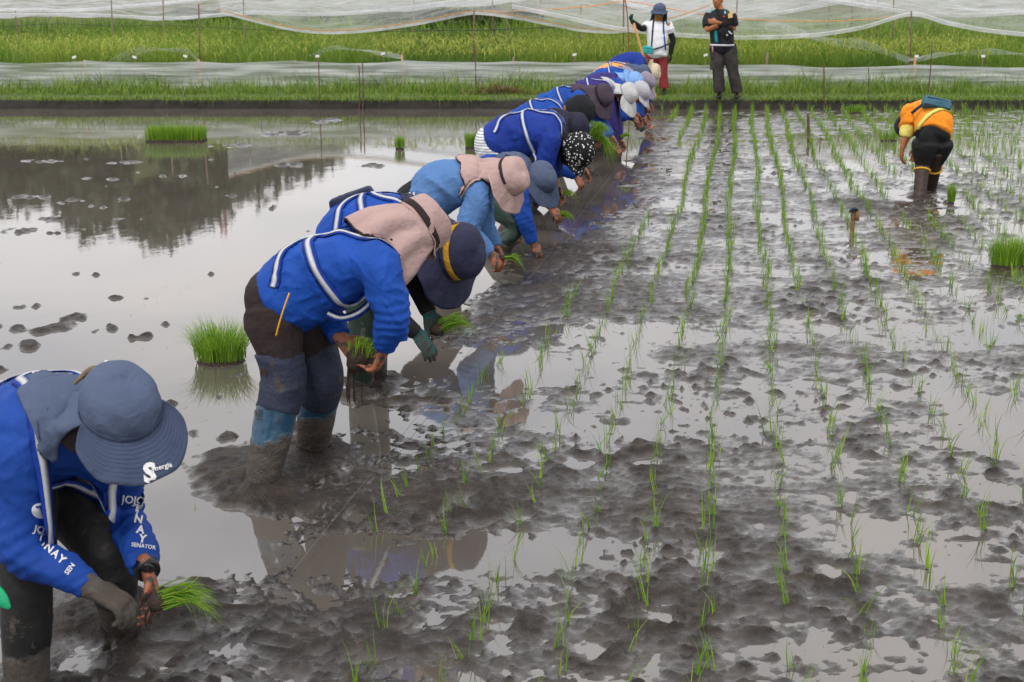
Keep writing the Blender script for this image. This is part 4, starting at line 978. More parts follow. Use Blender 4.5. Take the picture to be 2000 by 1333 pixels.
# ---------------------------------------------------------------- wardrobe
BLUE = cloth('royal_blue_jersey', (.004, .046, .27), .7, wr=.3, crease=16); BLUE2 = cloth('bright_blue_jersey', (.004, .058, .33), .7, wr=.3, crease=16); NAVYB = cloth('deep_blue_jersey', (.005, .028, .23), .75, mud=.1)
LBLUE = cloth('faded_blue_sweater', (.085, .185, .40), .9, var=.12); PURP = cloth('violet_jersey', (.03, .02, .14), .8); ORNG = cloth('orange_vest', (.85, .27, .014), .75); ORNG2 = cloth('pale_orange_vest', (.85, .33, .09), .75)
WHITE = cloth('white_tee', (.72, .73, .76), .85, var=.06); YELL = cloth('pale_yellow_undershirt', (.78, .68, .16), .85)
BLACKT = cloth('black_cloth', (.012, .012, .013), .85); BROWNT = cloth('dark_brown_trousers', (.026, .016, .016), .8, var=.25, mud=.1); CHAR = cloth('charcoal_trousers', (.02, .02, .021), .75, mud=.2)
GREENW = rubber('green_wader', '24382f', .06, .4); REDT = cloth('dull_red_trousers', (.27, .035, .042), .85); CAMO = cloth('grey_camouflage_trousers', (.055, .05, .047), .85, pat='camo'); WSHORT = cloth('white_striped_shorts', (.68, .7, .74), .8, pat='stripe')
TEALB = rubber('teal_rubber', '1b4158', .2, .28); BLKB = rubber('black_rubber', '121212', .16, .5); BRNW = cloth('brown_leg_cover', (.045, .027, .022), .55, mudz=.02, var=.3); NAVYL = cloth('navy_leg_cover', (.022, .028, .052), .65, mud=.1)
MAUVE = cloth('mauve_hat_cloth', (.42, .29, .27), .9, var=.1); DKBAND = cloth('dark_brown_band', (.03, .02, .022), .9); SLATE = cloth('slate_blue_hat_cloth', (.075, .10, .165), .9, var=.12); SLATE2 = cloth('slate_blue_quilted_cloth', (.05, .068, .12), .9, var=.12); NAVYH = cloth('navy_hat_cloth', (.022, .024, .055), .8); YBAND = cloth('mustard_band', (.42, .22, .012), .8)
DKNAVY = cloth('dark_navy_hat_cloth', (.02, .02, .042), .85); PLUM = cloth('plum_hat_cloth', (.06, .042, .062), .9); GREYW_H = cloth('pale_grey_hat_cloth', (.47, .47, .47), .9, var=.08); GREYW2 = cloth('silver_grey_cap_cloth', (.40, .39, .43), .9, var=.08); SKYH = cloth('sky_blue_hat_cloth', (.20, .37, .66), .85, var=.08); LILAC = cloth('lilac_grey_hat_cloth', (.27, .235, .30), .9); BEIGE = cloth('beige_dotted_hat_cloth', (.55, .47, .34), .9, pat='dots'); FLOR = cloth('black_floral_hat_cloth', (.008, .008, .009), .8, pat='floral', var=.05); BLKH = cloth('black_knit_cap_cloth', (.014, .015, .017), .95)
GTEAL = cloth('teal_knit_glove', (.02, .10, .10), .95, mud=1.0); GMUD = cloth('muddy_grey_glove', (.085, .08, .072), .85, mud=1.1); GGREEN = cloth('dark_green_glove', (.008, .05, .035), .9); GBLK = cloth('black_glove', (.012, .012, .012), .9)
REFL = plain('reflective_tape', 'b9bcc0', .4, .08, 60, .2); STRB = cloth('harness_blue_webbing', (.008, .045, .34), .6); STRN = cloth('harness_navy_webbing', (.01, .015, .05), .6)
LETTER = plain('white_print', 'd6d6d6', .8, .12, 90)
GRP = 'people bending in line to plant rice'
ALL = []
def planter(label, S, W, hk=None, hmats=None):
    J = pose(S); r = person(label, J, W, GRP); ALL.append((r[0], J))
    if hk: harness(r[0], r[1], J, hmats or (STRB, REFL), hk, S.get('hw', .05))
    return r, J
def legging(root, J, mat, t0=.82, t1=.24):
    for n, s in (('R', -1), ('L', 1)):
        h, kk, a = J['hp' + n], J['kn' + n], J['an' + n]; k = J['k']; g = Geo()
        g.tube([h + (kk - h) * t0, kk, kk + (a - kk) * t1], [.094 * k, .090 * k, .086 * k], side=J['lat'], n=20, sub=5, cap=.1)
        me = remesh(g, 'legging', .009, 4); wrinkle(me, .006, .07, (0, 0, 1), 7); setV(me, getV(me) - np.array(J['root'])); link('legging', me, mat, root)
# ---- 1: nearest figure, lower left
S = dict(root=(120, 1360), slope=0, u=V3(.62, -.78, 0).normalized(), k=1.0, pel=(-5, 858, .32), wai=(45, 840, .22), che=(100, 826, .08), nek=(165, 832, -.06), head=(236, 806, -.1), hup=(.5, -.2, .8), hfwd=(.7, .0, -.65),
         shR=(45, 880, -.06), elR=(42, 1075, -.12), wrR=(182, 1150, -.16), shL=(225, 890, .10), elL=(238, 1000, .22), wrL=(287, 1112, -.02), hdR=(.66, .62, -.42), hnR=(.2, .3, -.9), hdL=(.3, .1, -.95), hnL=(-.3, -.8, -.1), cuR=.6, cuL=.5,
         hpR=(30, 920, .14), hpL=(105, 935, .34), knR=(52, 1120, -.05), knL=(212, 1085, .12), ftR=(46, 1378), ftL=(242, 1205))
r, J = planter('nearest planter at lower left in slate blue peaked cap with neck flap', S, dict(shirt=BLUE, trousers=CHAR, boots=BLKB, boot_at=.05, leg_end=.25, vox=.0075, gloves={-1: GMUD}, skin=SKINM, gaiter=DKBAND, hem=.45, wr=.013, slw=.9,
    hat=dict(kind='cap', mat=SLATE, brim=(.105, .012, 0, 86, .45), bp=.8, dip=.015, flap=(.17, .07, 82, -.04), seed=2, band=SLATE2, bandz=(-.01, .028, -178, 178), brimmat=SLATE2, stitch=cloth('dark_stitching', (.038, .052, .095)), s=.92)), 'hb')
p1_root, p1_bv, p1_shirt = r; P1J = J
_, Pf = frame(S['root'], 0)
def facing(o, px): d = (o - cam.location).normalized(); return d
def sleeve_text(t, px, py, d, ang, size, bold=0.0):
    O = Pf(px, py, d); dv = (O - cam.location).normalized(); ex = V3(1, 0, 0); ey = ex.cross(dv).normalized() * 1; ey = -ey if ey.z < 0 else ey
    c, s = math.cos(R(ang)), math.sin(R(ang)); text_on(p1_bv, t, O, ex * c + ey * s, ey * c - ex * s, dv, size, LETTER, p1_shirt, bold=bold)
sleeve_text('JOJO', 260, 977, .15, -6, .030, .0006)
for t_, py_, px_ in (('T', 993, 266), ('I', 1004, 267), ('N', 1016, 270), ('A', 1036, 274), ('Y', 1054, 278)): sleeve_text(t_, px_, py_, .1, -8, .030, .0012)
sleeve_text('SENATOR', 280, 1068, .08, -8, .015, .0003)
for t_, px_, py_, sz in (('JO', 76, 1035, .026), ('T', 79, 1050, .028), ('I', 86, 1062, .026), ('N', 95, 1072, .028), ('A', 108, 1083, .028), ('Y', 120, 1094, .028)): sleeve_text(t_, px_, py_, -.1, -38 if py_ > 1055 else -12, sz, .0008)
sleeve_text('SEN', 136, 1112, -.1, 55, .018, .0004)
sleeve_text('gia', 68, 738, .1, 18, .05, .001)
# round emblem on the near sleeve
def disc_on(bv, O, dv, ex, ey, rx, ry, mat, parent, root, off=.002, name='emblem'):
    V = [O]; 
    for rr in (.5, 1.0):
        for j in range(24): a = j * math.pi / 12; V.append(O + ex * rx * rr * math.cos(a) + ey * ry * rr * math.sin(a))
    W_ = []
    for p in V:
        h = bv.ray_cast(p - dv * .3, dv); q = h[0] + (h[1] if h[1].dot(dv) < 0 else -h[1]) * off if h[0] is not None else p; W_.append(tuple(q - Vector(root)))
    T = [(0, 1 + j, 1 + (j + 1) % 24) for j in range(24)]; Q = [(1 + j, 25 + j, 25 + (j + 1) % 24, 1 + (j + 1) % 24) for j in range(24)]
    return link(name, mesh_np(name, W_, Q, T), mat, parent)
O = Pf(79, 998, -.12); dv = (O - cam.location).normalized()
disc_on(p1_bv, O, dv, V3(1, 0, 0), V3(0, 0, 1), .024, .022, LETTER, p1_shirt, J['root'])
text_on(p1_bv, 'T', Pf(81, 999, -.12), V3(1, 0, .2), V3(-.2, 0, 1), dv, .04, BLUE, p1_shirt, .0036, .0012)
hatob = [o for o in p1_root.children if o.name.startswith('hat')][0]; brimob = [o for o in hatob.children if o.name.startswith('brim')][0]
bmx = brimob.data; Vw = [Vector(v.co) + Vector(J['root']) for v in bmx.vertices]; bvb = BVHTree.FromPolygons(Vw, [tuple(p.vertices) for p in bmx.polygons])
def brim_text(t, px, py, ang, size, bold):
    O = Pf(px, py, -.2); dv = (O - cam.location).normalized(); ex = V3(1, 0, 0); ey = V3(0, dv.z, -dv.y) * -1; ey = ey if ey.z > 0 else -ey; ey.normalize(); c, s = math.cos(R(ang)), math.sin(R(ang))
    text_on(bvb, t, O, ex * c + ey * s, ey * c - ex * s, dv, size, LETTER, hatob, .004, bold)
brim_text('S', 292, 926, 6, .066, .0032); brim_text('ynergia', 315, 913, 14, .018, .0004)
# hair tie and ponytail through the cap
q = P1J['head'] + V3(-.055, .03, .095) - Vector(J['root'])
link('ponytail', Geo().tube([q, q + V3(-.015, .01, .012), q + V3(-.04, .01, .002), q + V3(-.07, .0, -.025)], [.010, .010, .009, .004], n=8, sub=4).mesh('ponytail'), plain('ponytail_hair', '6b5a44', .5, .3, 80, .5), p1_root)
tieo = Geo(); tieo.tube([q + V3(-.012, 0, .012), q + V3(.0, -.012, .022), q + V3(.014, 0, .014), q + V3(.012, .02, .03)], [.006] * 4, n=8, sub=4); link('hair_tie', tieo.mesh('hair_tie'), plain('tie_white', 'd8d8d4'), p1_root)
# wrist watch on the far arm
wl, elb = J['wrL'], J['elL']; d_ = (wl - elb).normalized(); g = Geo().tube([wl - d_ * .012 - J['root'], wl + d_ * .012 - J['root']], [.037, .035], n=20, sub=1, cap=.05); wt = link('watch', g.mesh('watch'), plain('watch_black', '101012', .35), p1_root)
link('watch_face', Geo().ball(wl + V3(.01, -.03, .015) - J['root'], (V3(.02, 0, 0), V3(0, .006, .006), V3(0, -.012, .018))).mesh('watch_face'), plain('watch_glass', '1c1e22', .1), wt)
bunch('small bunch of seedlings pinched by the nearest planter', Pf(318, 1172, -.12), (1, -.1, .38), 120, .17, .30, ball=.028)
# green tool tip at the picture's edge
g = Geo().tube([Pf(-60, 1150, -.3), Pf(-20, 1158, -.3), Pf(2, 1172, -.3), Pf(18, 1188, -.3)], [(.012, .03), (.01, .028), (.008, .02), (.003, .006)], side=(0, .3, 1), n=10, sub=4)
tag(link('plastic_dibber', g.mesh('plastic_dibber'), plain('green_plastic', '12a06c', .35, .08)), 'green plastic tool tip poking in at the lower left edge', 'tool')
# ---- 2: the planter in sharp focus
S = dict(root=(548, 918), k=1.03, pel=(545, 578), wai=(602, 535), che=(690, 512), nek=(765, 482, .02), head=(806, 452, .12), hup=(.62, .52, .42), hfwd=(.25, .65, -.7), hpR=(532, 610, -.09), hpL=(592, 610, .1), knR=(553, 738, -.13), knL=(628, 735, .08), ftR=(497, 960), ftL=(602, 878),
         shR=(742, 520, -.17), elR=(768, 615, -.2), wrR=(752, 684, -.15), elL=(632, 600, .12), wrL=(668, 664, .0), hdR=(-.45, .15, -.85), hnR=(-.9, .1, .35), hdL=(.75, -.1, -.65), hnL=(.3, -.6, .2), cuR=.75, cuL=.6)
r, J = planter('planter in blue jersey, brown trousers and teal boots working second from the front', S, dict(shirt=BLUE2, trousers=BROWNT, boots=TEALB, boot_at=.2, leg_end=.1, bag=.004, vox=.0075, skin=SKINM, gaiter=BLACKT, sag=.03, hem=-.03, fat=.98, torso=.95, bw=1.14, slw=1.05,
    hat=dict(kind='bucket', mat=MAUVE, band=DKBAND, bandz=(.008, .036, 0, 360), brim=(.02, .012, .0, 110, .5), flap=(.205, .06, 70, -.01), hem=DKBAND, seed=4)), 'hb', None)
legging(r[0], J, NAVYL, .58, .24)
_, Pf = frame(S['root'])
cd_ = [Pf(566, 572, -.235), Pf(556, 600, -.25), Pf(546, 632, -.25), Pf(540, 656, -.245)]
ribbon('drawcord', cr([tuple(p) for p in cd_], 6), [(0, -1, .1)] * 19, .007, .010, plain('orange_cord', 'd8a020', .7, .3, 200), r[0], Matrix.Translation(-J['root']), .004)
# front strap swinging free under the chest
sw = [Pf(640, 612, -.13), Pf(665, 622, -.12), Pf(700, 612, -.1), Pf(728, 585, -.08), Pf(742, 545, -.08)]
b_ = ribbon('harness_strap', cr([tuple(p) for p in sw], 6), [(0, -.8, .6)] * 25, .036, .0, STRB, r[0], Matrix.Translation(-J['root'])); ribbon('reflective_stripe', cr([tuple(p) for p in sw], 6), [(0, -.8, .6)] * 25, .016, .004, REFL, b_, Matrix.Translation(-J['root']))
# crest moulded in the boot leg
c0 = Pf(505, 808, -.2); dv = (c0 - cam.location).normalized(); bt = [o for o in r[0].children if o.name.startswith('boot')][0]
bvx = BVHTree.FromPolygons([Vector(v.co) + J['root'] for v in bt.data.vertices], [tuple(p.vertices) for p in bt.data.polygons]); CREST = plain('boot_crest', '10283a', .4)
for dx, dz, rx, ry in ((0, .012, .016, .006), (-.012, .0, .005, .012), (.012, .0, .005, .012), (0, -.012, .014, .005), (0, .0, .004, .009), (.0, -.024, .012, .003)): disc_on(bvx, c0 + V3(dx, 0, dz), dv, V3(1, 0, 0), V3(0, 0, 1), rx, ry, CREST, bt, J['root'], .0015, 'crest')
bunch('clod of muddy seedlings held between bare hands of the focused planter', Pf(703, 690, -.09), (.25, -.1, 1), 110, .12, .22, ball=.052)
# ---- 3: navy hat, black sleeves
S = dict(root=(715, 772), k=1.0, pel=(668, 478), wai=(705, 440), che=(772, 440), nek=(838, 455), head=(882, 492), hup=(.84, -.42, .12), hfwd=(.12, -.3, -.94), hpR=(690, 500, -.09), hpL=(700, 495, .09), knR=(712, 615, -.1), knL=(725, 620, .1), ftR=(700, 760), ftL=(735, 730),
         elR=(745, 598, -.2), wrR=(812, 650, -.14), shL=(810, 480, .1), elL=(808, 540, .1), wrL=(838, 612, .0), hdR=(.6, .05, -.78), hnR=(-.5, .5, -.4), hdL=(.25, -.1, -.95), hnL=(.3, -.8, -.1), cuR=.25, cuL=.7)
r, J = planter('planter in navy hat with mustard band, black sleeves and teal gloves', S, dict(shirt=BLUE2, sleeve='short', short_at=.35, arms=BLACKT, trousers=GREENW, boots=GREENW, leg_end=.4, vox=.0085, gloves={-1: GTEAL, 1: GTEAL}, gaiter=BLACKT, bag=.012,
    hat=dict(kind='bucket', mat=NAVYH, band=YBAND, bandz=(.03, .058, 190, 350), brim=(.11, .10, .03, 125, .35), flap=(.24, .06, 85, .0), seed=6, s=1.12)), 'hb')
_, Pf = frame(S['root'])
po = pouch('waist_bag', r[0], J, Pf(688, 392, .02), (V3(.10, 0, .035), V3(0, .05, .0), V3(-.012, 0, .038)), STRN)
bunch('loose bunch of seedlings hanging from a muddy gloved hand', Pf(862, 640, -.05), (.8, -.1, .45), 130, .19, .26, ball=.035)
# ---- 4: faded blue sweater, mauve hat
S = dict(root=(845, 575), k=1.0, pel=(810, 394), wai=(858, 357), che=(905, 350), nek=(952, 358), head=(990, 348, -.02), hup=(.86, -.3, .38), hfwd=(.42, -.2, -.88), ftR=(842, 585), ftL=(880, 560), knR=(862, 470, -.1), knL=(880, 470, .1),
         shR=(935, 385, -.15), elR=(912, 452, -.2), wrR=(960, 497, -.14), elL=(945, 440, .12), wrL=(970, 486, .06), hdR=(.5, .1, -.8), hdL=(.5, -.1, -.8), cuR=.6)
r, J = planter('planter in faded light blue sweater and mauve hat with long neck flap', S, dict(shirt=LBLUE, trousers=BLACKT, boots=BLKB, vox=.0085, skin=SKINM, torso=1.0, slw=1.08, hem=-.22, sag=.02,
    hat=dict(kind='bucket', mat=MAUVE, band=DKBAND, bandz=(.006, .03, 70, 290), brim=(.10, .085, .03, 115, .45), flap=(.25, .05, 80, -.01), hem=DKBAND, seed=8, stitch=cloth('mauve_stitching', (.34, .23, .215)))))
_, Pf = frame(S['root'])
for dx in (0, 8):
    P, N = [], []
    ribbon('trouser_stripe', cr([tuple(Pf(800 + dx, 376, -.185)), tuple(Pf(803 + dx, 392, -.19)), tuple(Pf(808 + dx, 412, -.185))], 5), [(0, -1, .1)] * 11, .012, .004, LETTER, r[0], Matrix.Translation(-J['root']))
text_on(r[1], 'a', Pf(918, 322, -.1), V3(0, 0, 1), V3(-1, 0, 0), (Pf(918, 322) - cam.location).normalized(), .05, LETTER, r[2], .003, .001)
bunch('small bunch of seedlings at the hands of the light blue planter', Pf(985, 503, -.1), (1, -.1, .1), 70, .14, .3, ball=.02)
# ---- 5: slate bucket hat, reaching down
S = dict(root=(945, 497), k=1.0, pel=(925, 350), wai=(958, 340), che=(1000, 340), nek=(1030, 350), head=(1052, 352), hup=(.72, -.35, .6), hfwd=(.75, -.15, -.62), ftR=(935, 505), ftL=(965, 490), shR=(1010, 365, -.16), elR=(1022, 425, -.2), wrR=(1042, 478, -.18), elL=(985, 410, .1), wrL=(1002, 442, .02), hdR=(.45, .1, -.85), cuR=.35)
r, J = planter('planter in royal blue reaching down into mud, slate blue hat with quilted brim', S, dict(shirt=BLUE, trousers=GREENW, boots=TEALB, vox=.009, skin=SKINM, hat=dict(kind='cap', mat=SLATE, brim=(.105, .075, .02, 115, .4), brimmat=SLATE2, flap=(.2, .04, 95, .0), seed=9)))
# ---- 6: big deep blue back, floral hat, white shorts
S = dict(root=(985, 447), k=1.05, pel=(960, 280), wai=(1002, 260), che=(1065, 256), nek=(1098, 275), head=(1122, 296), hup=(.86, -.28, .3), hfwd=(.25, -.12, -.95), ftR=(975, 452), ftL=(1000, 440), elR=(1050, 375, -.18), wrR=(1078, 408, -.14), elL=(1078, 330, .05), wrL=(1088, 366, .02), hdR=(.5, 0, -.6), cuR=.7)
r, J = planter('big planter in deep blue with black floral hat and white shorts', S, dict(shirt=NAVYB, trousers=WSHORT, boots=GREENW, boot_at=-.4, leg_end=.0, vox=.0095, skin=SKINM, gaiter=BLACKT, fat=1.12, hem=-.06, sleeve='long', cuff=.09, hat=dict(kind='hood', mat=FLOR, seed=3, s=1.14, brim=(.05, .025, .0, 110, .6))), 'hb')
P, N = project_path(r[1], [J['nek'], J['nek']], [J['dors'], -J['lat']], 12)
_, Pf = frame(S['root'])
ribbon('collar', cr([tuple(Pf(1092, 262, -.1)), tuple(Pf(1092, 275, -.13)), tuple(Pf(1090, 288, -.13))], 4), [(0, -1, .2)] * 9, .03, .01, YBAND, r[0], Matrix.Translation(-J['root']))
bunch('fresh green bunch in the lower hand of the floral hat planter', Pf(1090, 420, -.12), (1, -.1, .15), 80, .15, .28, ball=.022); bunch('fresh green bunch in the upper hand of the floral hat planter', Pf(1096, 378, .0), (1, -.1, .2), 70, .15, .28, ball=.022)
# ---- 7 .. 15: receding line
def far(label, y_b, xr, pel, che, nek, head, wr1, wr2, W, hup=(.86, -.25, .3), hfwd=(.3, -.1, -.95), k=1.0, hk='h', **kw):
    s = (y_b + 22) / 1.95; mid = ((pel[0] * .5 + che[0] * .5), (pel[1] * .5 + che[1] * .5) - .035 * s)
    S = dict(root=(xr, y_b), k=k, pel=pel, wai=mid, che=che, nek=nek, head=head, hup=hup, hfwd=hfwd, ftR=(xr - 8, y_b + 3), ftL=(xr + 8, y_b - 3), hw=.04, wrR=(*wr1, -.13), wrL=(*wr2, .05)); S.update(kw)
    W.setdefault('trousers', CHAR); W.setdefault('boots', BLKB); W.setdefault('vox', .012); W.setdefault('skin', SKINM)
    return planter(label, S, W, hk)
far('planter with dark navy hat and turquoise collar behind the floral hat', 417, 1005, (1000, 280), (1068, 248), (1098, 250), (1118, 248), (1125, 345), (1140, 330), dict(shirt=BLUE, gaiter=cloth('turquoise_collar', (.02, .33, .5), .7), hat=dict(kind='bucket', mat=DKNAVY, band=BLACKT, bandz=(.006, .036, 60, 300), brim=(.05, .04, .02, 110, .4), flap=(.2, .05, 80, .0), seed=12)), (.9, -.3, .1))
r, J = far('planter in bright blue with plain black cap holding big seedling bunch', 391, 1000, (1000, 255), (1070, 222), (1105, 218), (1128, 218), (1148, 262), (1160, 262), dict(shirt=BLUE2, hat=dict(kind='beanie', mat=BLKH, seed=5, s=1.1)), (.8, -.3, .35))
_, Pf = frame((1000, 391))
bunch('large shaggy bunch of seedlings held by the black cap planter', Pf(1158, 268, -.12), (.45, -.2, .85), 330, .27, .4, ball=.06)
bunch('drooping lower half of the large seedling bunch', Pf(1165, 262, -.1), (.7, -.2, -.55), 160, .24, .35, ball=.03)
far('planter in bright blue with plum hat and brim covering the face', 343, 1070, (1055, 218), (1115, 193), (1150, 188), (1172, 190), (1180, 270), (1195, 268), dict(shirt=BLUE2, hat=dict(kind='bucket', mat=PLUM, band=BLACKT, bandz=(.006, .034, 40, 320), brim=(.12, .09, .02, 115, .3), flap=(.24, .05, 80, .0), seed=14)), (.82, -.35, .42), (.2, -.2, -.95))
far('planter in violet jersey with pale grey hat and long visor', 313, 1120, (1110, 198), (1172, 178), (1202, 180), (1222, 186), (1203, 285), (1212, 275), dict(shirt=PURP, hat=dict(kind='bucket', mat=GREYW_H, band=BLACKT, bandz=(.0, .01, 0, 360), brim=(.14, .05, .0, 80, .4), flap=(.22, .05, 85, .0), seed=15)), (.8, -.3, .5), (.35, -.3, -.88), elR=(1195, 245, -.2))
_, Pf = frame((1120, 313)); bunch('thin bunch of seedlings in the hand of the violet planter', Pf(1212, 268, -.1), (.8, -.2, .4), 70, .18, .3, ball=.02)
far('mostly hidden planter with silver grey peaked cap and black strap', 300, 1150, (1150, 190), (1205, 176), (1230, 176), (1248, 182), (1238, 228), (1245, 225), dict(shirt=BLUE, hat=dict(kind='cap', mat=GREYW2, band=BLACKT, bandz=(-.012, .008, 100, 260), brim=(.085, .0, .0, 75, .4), flap=(.16, .03, 100, .0), seed=16)), (.75, -.2, .6), (.75, -.2, -.6), hk=None)
far('planter with sky blue hat behind the pale grey hat', 290, 1145, (1138, 180), (1190, 164), (1216, 162), (1234, 162), (1240, 235), (1245, 230), dict(shirt=PURP, hat=dict(kind='bucket', mat=SKYH, brim=(.07, .065, .06, 178, .3), flap=(.16, .05, 90, .0), seed=17)), (.85, -.3, .35), hk=None)
far('planter in bright blue with lilac grey hat and wide brim', 276, 1160, (1155, 168), (1210, 152), (1238, 155), (1258, 162), (1248, 238), (1255, 232), dict(shirt=BLUE2, gloves={-1: GTEAL}, hat=dict(kind='bucket', mat=LILAC, band=DKBAND, bandz=(.004, .02, 0, 360), brim=(.11, .08, .02, 115, .35), flap=(.26, .05, 80, .0), seed=18)), (.7, -.3, .55), (.5, -.2, -.8))
far('planter in pale orange vest with slate blue hood', 263, 1180, (1170, 156), (1210, 142), (1235, 144), (1252, 146), (1255, 225), (1262, 222), dict(shirt=ORNG2, sleeve='short', short_at=.4, arms=BLACKT, trousers=BLACKT, hat=dict(kind='hood', mat=SLATE, flap=(.2, .04, 85, .0), seed=19)), (.9, -.2, .3))
far('farthest planter in deep blue with beige dotted hat', 237, 1205, (1200, 132), (1240, 122), (1262, 132), (1272, 141), (1262, 205), (1268, 202), dict(shirt=NAVYB, hat=dict(kind='bucket', mat=BEIGE, brim=(.075, .075, .07, 178, .15), flap=(.16, .05, 90, .0), flapmat=cloth('grey_print_scarf', (.22, .2, .18), .9, pat='tapestry'), seed=20)), (.95, -.15, .1), hk=None)
# ---- woman in white with a pole
BK = .17
def standing(label, feet, hips, chest, neck, head, W, k, u, arms, hup=(0, 0, 1), hf=None, dY=.0):
    r0 = G((feet[0][0] + feet[1][0]) / 2, (feet[0][1] + feet[1][1]) / 2, BK); Y0 = r0.y + dY; u = Vector(u).normalized(); lat = V3(-u.y, u.x, 0)
    def P(px, py, d=0): return A(px, py, Y0 + d)
    J = dict(k=k, root=r0, u=u, lat=lat, pel=P(*hips), wai=P(*hips) * .55 + P(*chest) * .45, che=P(*chest), nek=P(*neck), head=P(*head), hup=Vector(hup), hfwd=Vector(hf or u), dors=-u)
    for n, s, f in (('R', -1, feet[0]), ('L', 1, feet[1])):
        J['sh' + n] = J['che'] * .35 + J['nek'] * .65 + lat * .175 * k * s - V3(0, 0, .05); J['hp' + n] = J['pel'] + lat * .09 * k * s - V3(0, 0, .02)
        a = G(f[0], f[1], BK); J['an' + n] = a + V3(0, 0, .08); J['kn' + n] = (J['hp' + n] + J['an' + n]) / 2 + u * .03
        J['el' + n] = P(*arms[n][0]); J['wr' + n] = P(*arms[n][1]); J['hd' + n] = Vector(arms[n][2]); J['hn' + n] = Vector(arms[n][3]); J['cu' + n] = arms[n][4]
    rr = person(label, J, W); return rr, J, P
r, J, P = standing('woman standing on the bank in white shirt and red trousers holding a pole', ((1267, 186), (1297, 186)), (1284, 105), (1284, 58), (1286, 38), (1288, 22), dict(shirt=WHITE, sleeve='short', short_at=.55, arms=BLACKT, trousers=REDT, leg_end=.85, flare=.035, shoes=BLKB, gloves={-1: GGREEN, 1: GGREEN}, gaiter=cloth('gold_print_gaiter', (.42, .24, .05), .9, pat='tapestry'), vox=.0115, hem=-.01, sag=0, bag=.0,
    hat=dict(kind='cap', mat=SLATE, brim=(.085, .03, 0, 95, .6), brimmat=SLATE2, flap=(.2, .04, 90, .0), seed=21)), .97, (-.12, -1, 0), {'R': ((1254, 57, -.08), (1234, 42, -.18), (-.4, -.3, .8), (.7, -.3, 0), .8), 'L': ((1314, 78, .0), (1310, 106, -.03), (0, -.1, -1), (-.8, -.2, 0), .4)}, (0, -.12, 1), (-.15, -1, -.25))
inv = Matrix.Translation(-J['root'])
for s in (-1, 1):
    lat = J['lat']; Pp, N = project_path(r[1], [J['nek'] - V3(0, 0, .07) + lat * .08 * s, J['che'] + lat * .09 * s, J['wai'] + lat * .11 * s, J['pel'] + lat * .12 * s + V3(0, 0, .07)], [V3(0, -.5, 1), V3(0, -1, .1), V3(0, -1, 0), V3(0, -1, 0)], 40)
    ribbon('suspender', Pp, N, .03, .006, STRB if s > 0 else STRN, r[0], inv)
pouch('waist_bag', r[0], J, P(1265, 98, -.2), (V3(.075, 0, -.012), V3(0, -.045, 0), V3(.01, 0, .06)), cloth('turquoise_bag_cloth', (.03, .42, .42), .6))
bl = [P(1276, 97, -.2), P(1290, 93, -.21), P(1302, 88, -.2), P(1312, 84, -.13)]; ribbon('bag_belt', cr([tuple(p) for p in bl], 5), [(0, -1, 0)] * 16, .025, .002, STRN, r[0], inv)
bp = [A(1238, 46, J['root'].y - .24), A(1262, 130, J['root'].y - .4), A(1287, 211, J['root'].y - .55)]; bp[2].z = max(-.05, bp[2].z)
po = empty('wooden_pole', bp[2]); link('shaft', Geo().tube([p - bp[2] for p in bp[::-1]], [.022, .02, .02], n=10, sub=4, cap=.2).mesh('shaft'), plain('pole_wood', 'c08a50', .6, .15, 12, .3), po)
link('binding', Geo().tube([(bp[2] * .96 + bp[1] * .04) - bp[2], (bp[2] * .82 + bp[1] * .18) - bp[2]], [.03, .026], n=10, sub=1, cap=.2).mesh('binding'), plain('pale_binding', 'b8a890', .8), po)
tag(po, 'long wooden pole leaning from the woman\'s raised glove to the paddy edge', 'pole')
rp_ = [A(1218, -12, BANK_Y + 1.2), A(1226, 40, BANK_Y + 1.2), A(1233, 100, BANK_Y + 1.2)]; rp_[2].z = .1
o = link('rusty_rod', Geo().tube([p - rp_[2] for p in rp_[::-1]], [.01] * 3, n=7, sub=3).mesh('rusty_rod'), plain('rust', '8a3a34', .8)); o.location = rp_[2]; tag(o, 'thin reddish rod standing behind the woman with the pole', 'rod')
# ---- man with folded arms
SK2 = skin('skin_tan', 'a5683f')
POLO = cloth('black_polo_cloth', (.012, .013, .018), .7)
r, J, P = standing('man standing on the bank with folded arms, black polo and camouflage trousers', ((1405, 193), (1440, 193)), (1412, 88), (1408, 42), (1406, 17), (1402, 0), dict(shirt=POLO, sleeve='short', short_at=.8, trousers=CAMO, leg_end=.92, bag=.02, flare=.02, shoes=BLKB, skin=SK2, hair=True, gloves={-1: GBLK}, vox=.011, hem=.1, sag=0), 1.04, (-.3, -1, 0),
    {'R': ((1381, 58, -.05), (1412, 48, -.24), (1, -.1, .1), (0, .9, 0), .4), 'L': ((1434, 56, -.05), (1400, 44, -.26), (-1, -.05, .15), (0, 1, 0), .5)}, (0, -.05, 1), (-.55, -1, -.15))
inv = Matrix.Translation(-J['root']); TEALP = cloth('teal_panel', (.01, .30, .33), .7); GREYP = cloth('grey_stripe_panel', (.06, .06, .065), .7, pat='stripe')
for s in (-1, 1):
    lat = J['lat']; Pp, N = project_path(r[1], [J['nek'] + lat * .07 * s - V3(0, 0, .06), J['shL' if s > 0 else 'shR'] + V3(0, 0, .02)], [V3(0, -.35, 1), V3(0, -.3, 1) + lat * .5 * s], 14)
    ribbon('shoulder_panel', Pp, N, .075, .004, TEALP, r[0], inv)
Pp, N = project_path(r[1], [J['pel'] + V3(0, 0, .04), J['wai'], J['wai'] * .7 + J['che'] * .3], [V3(-.75, -1, 0)] * 3, 14); ribbon('side_panel', Pp, N, .06, .004, TEALP, r[0], inv)
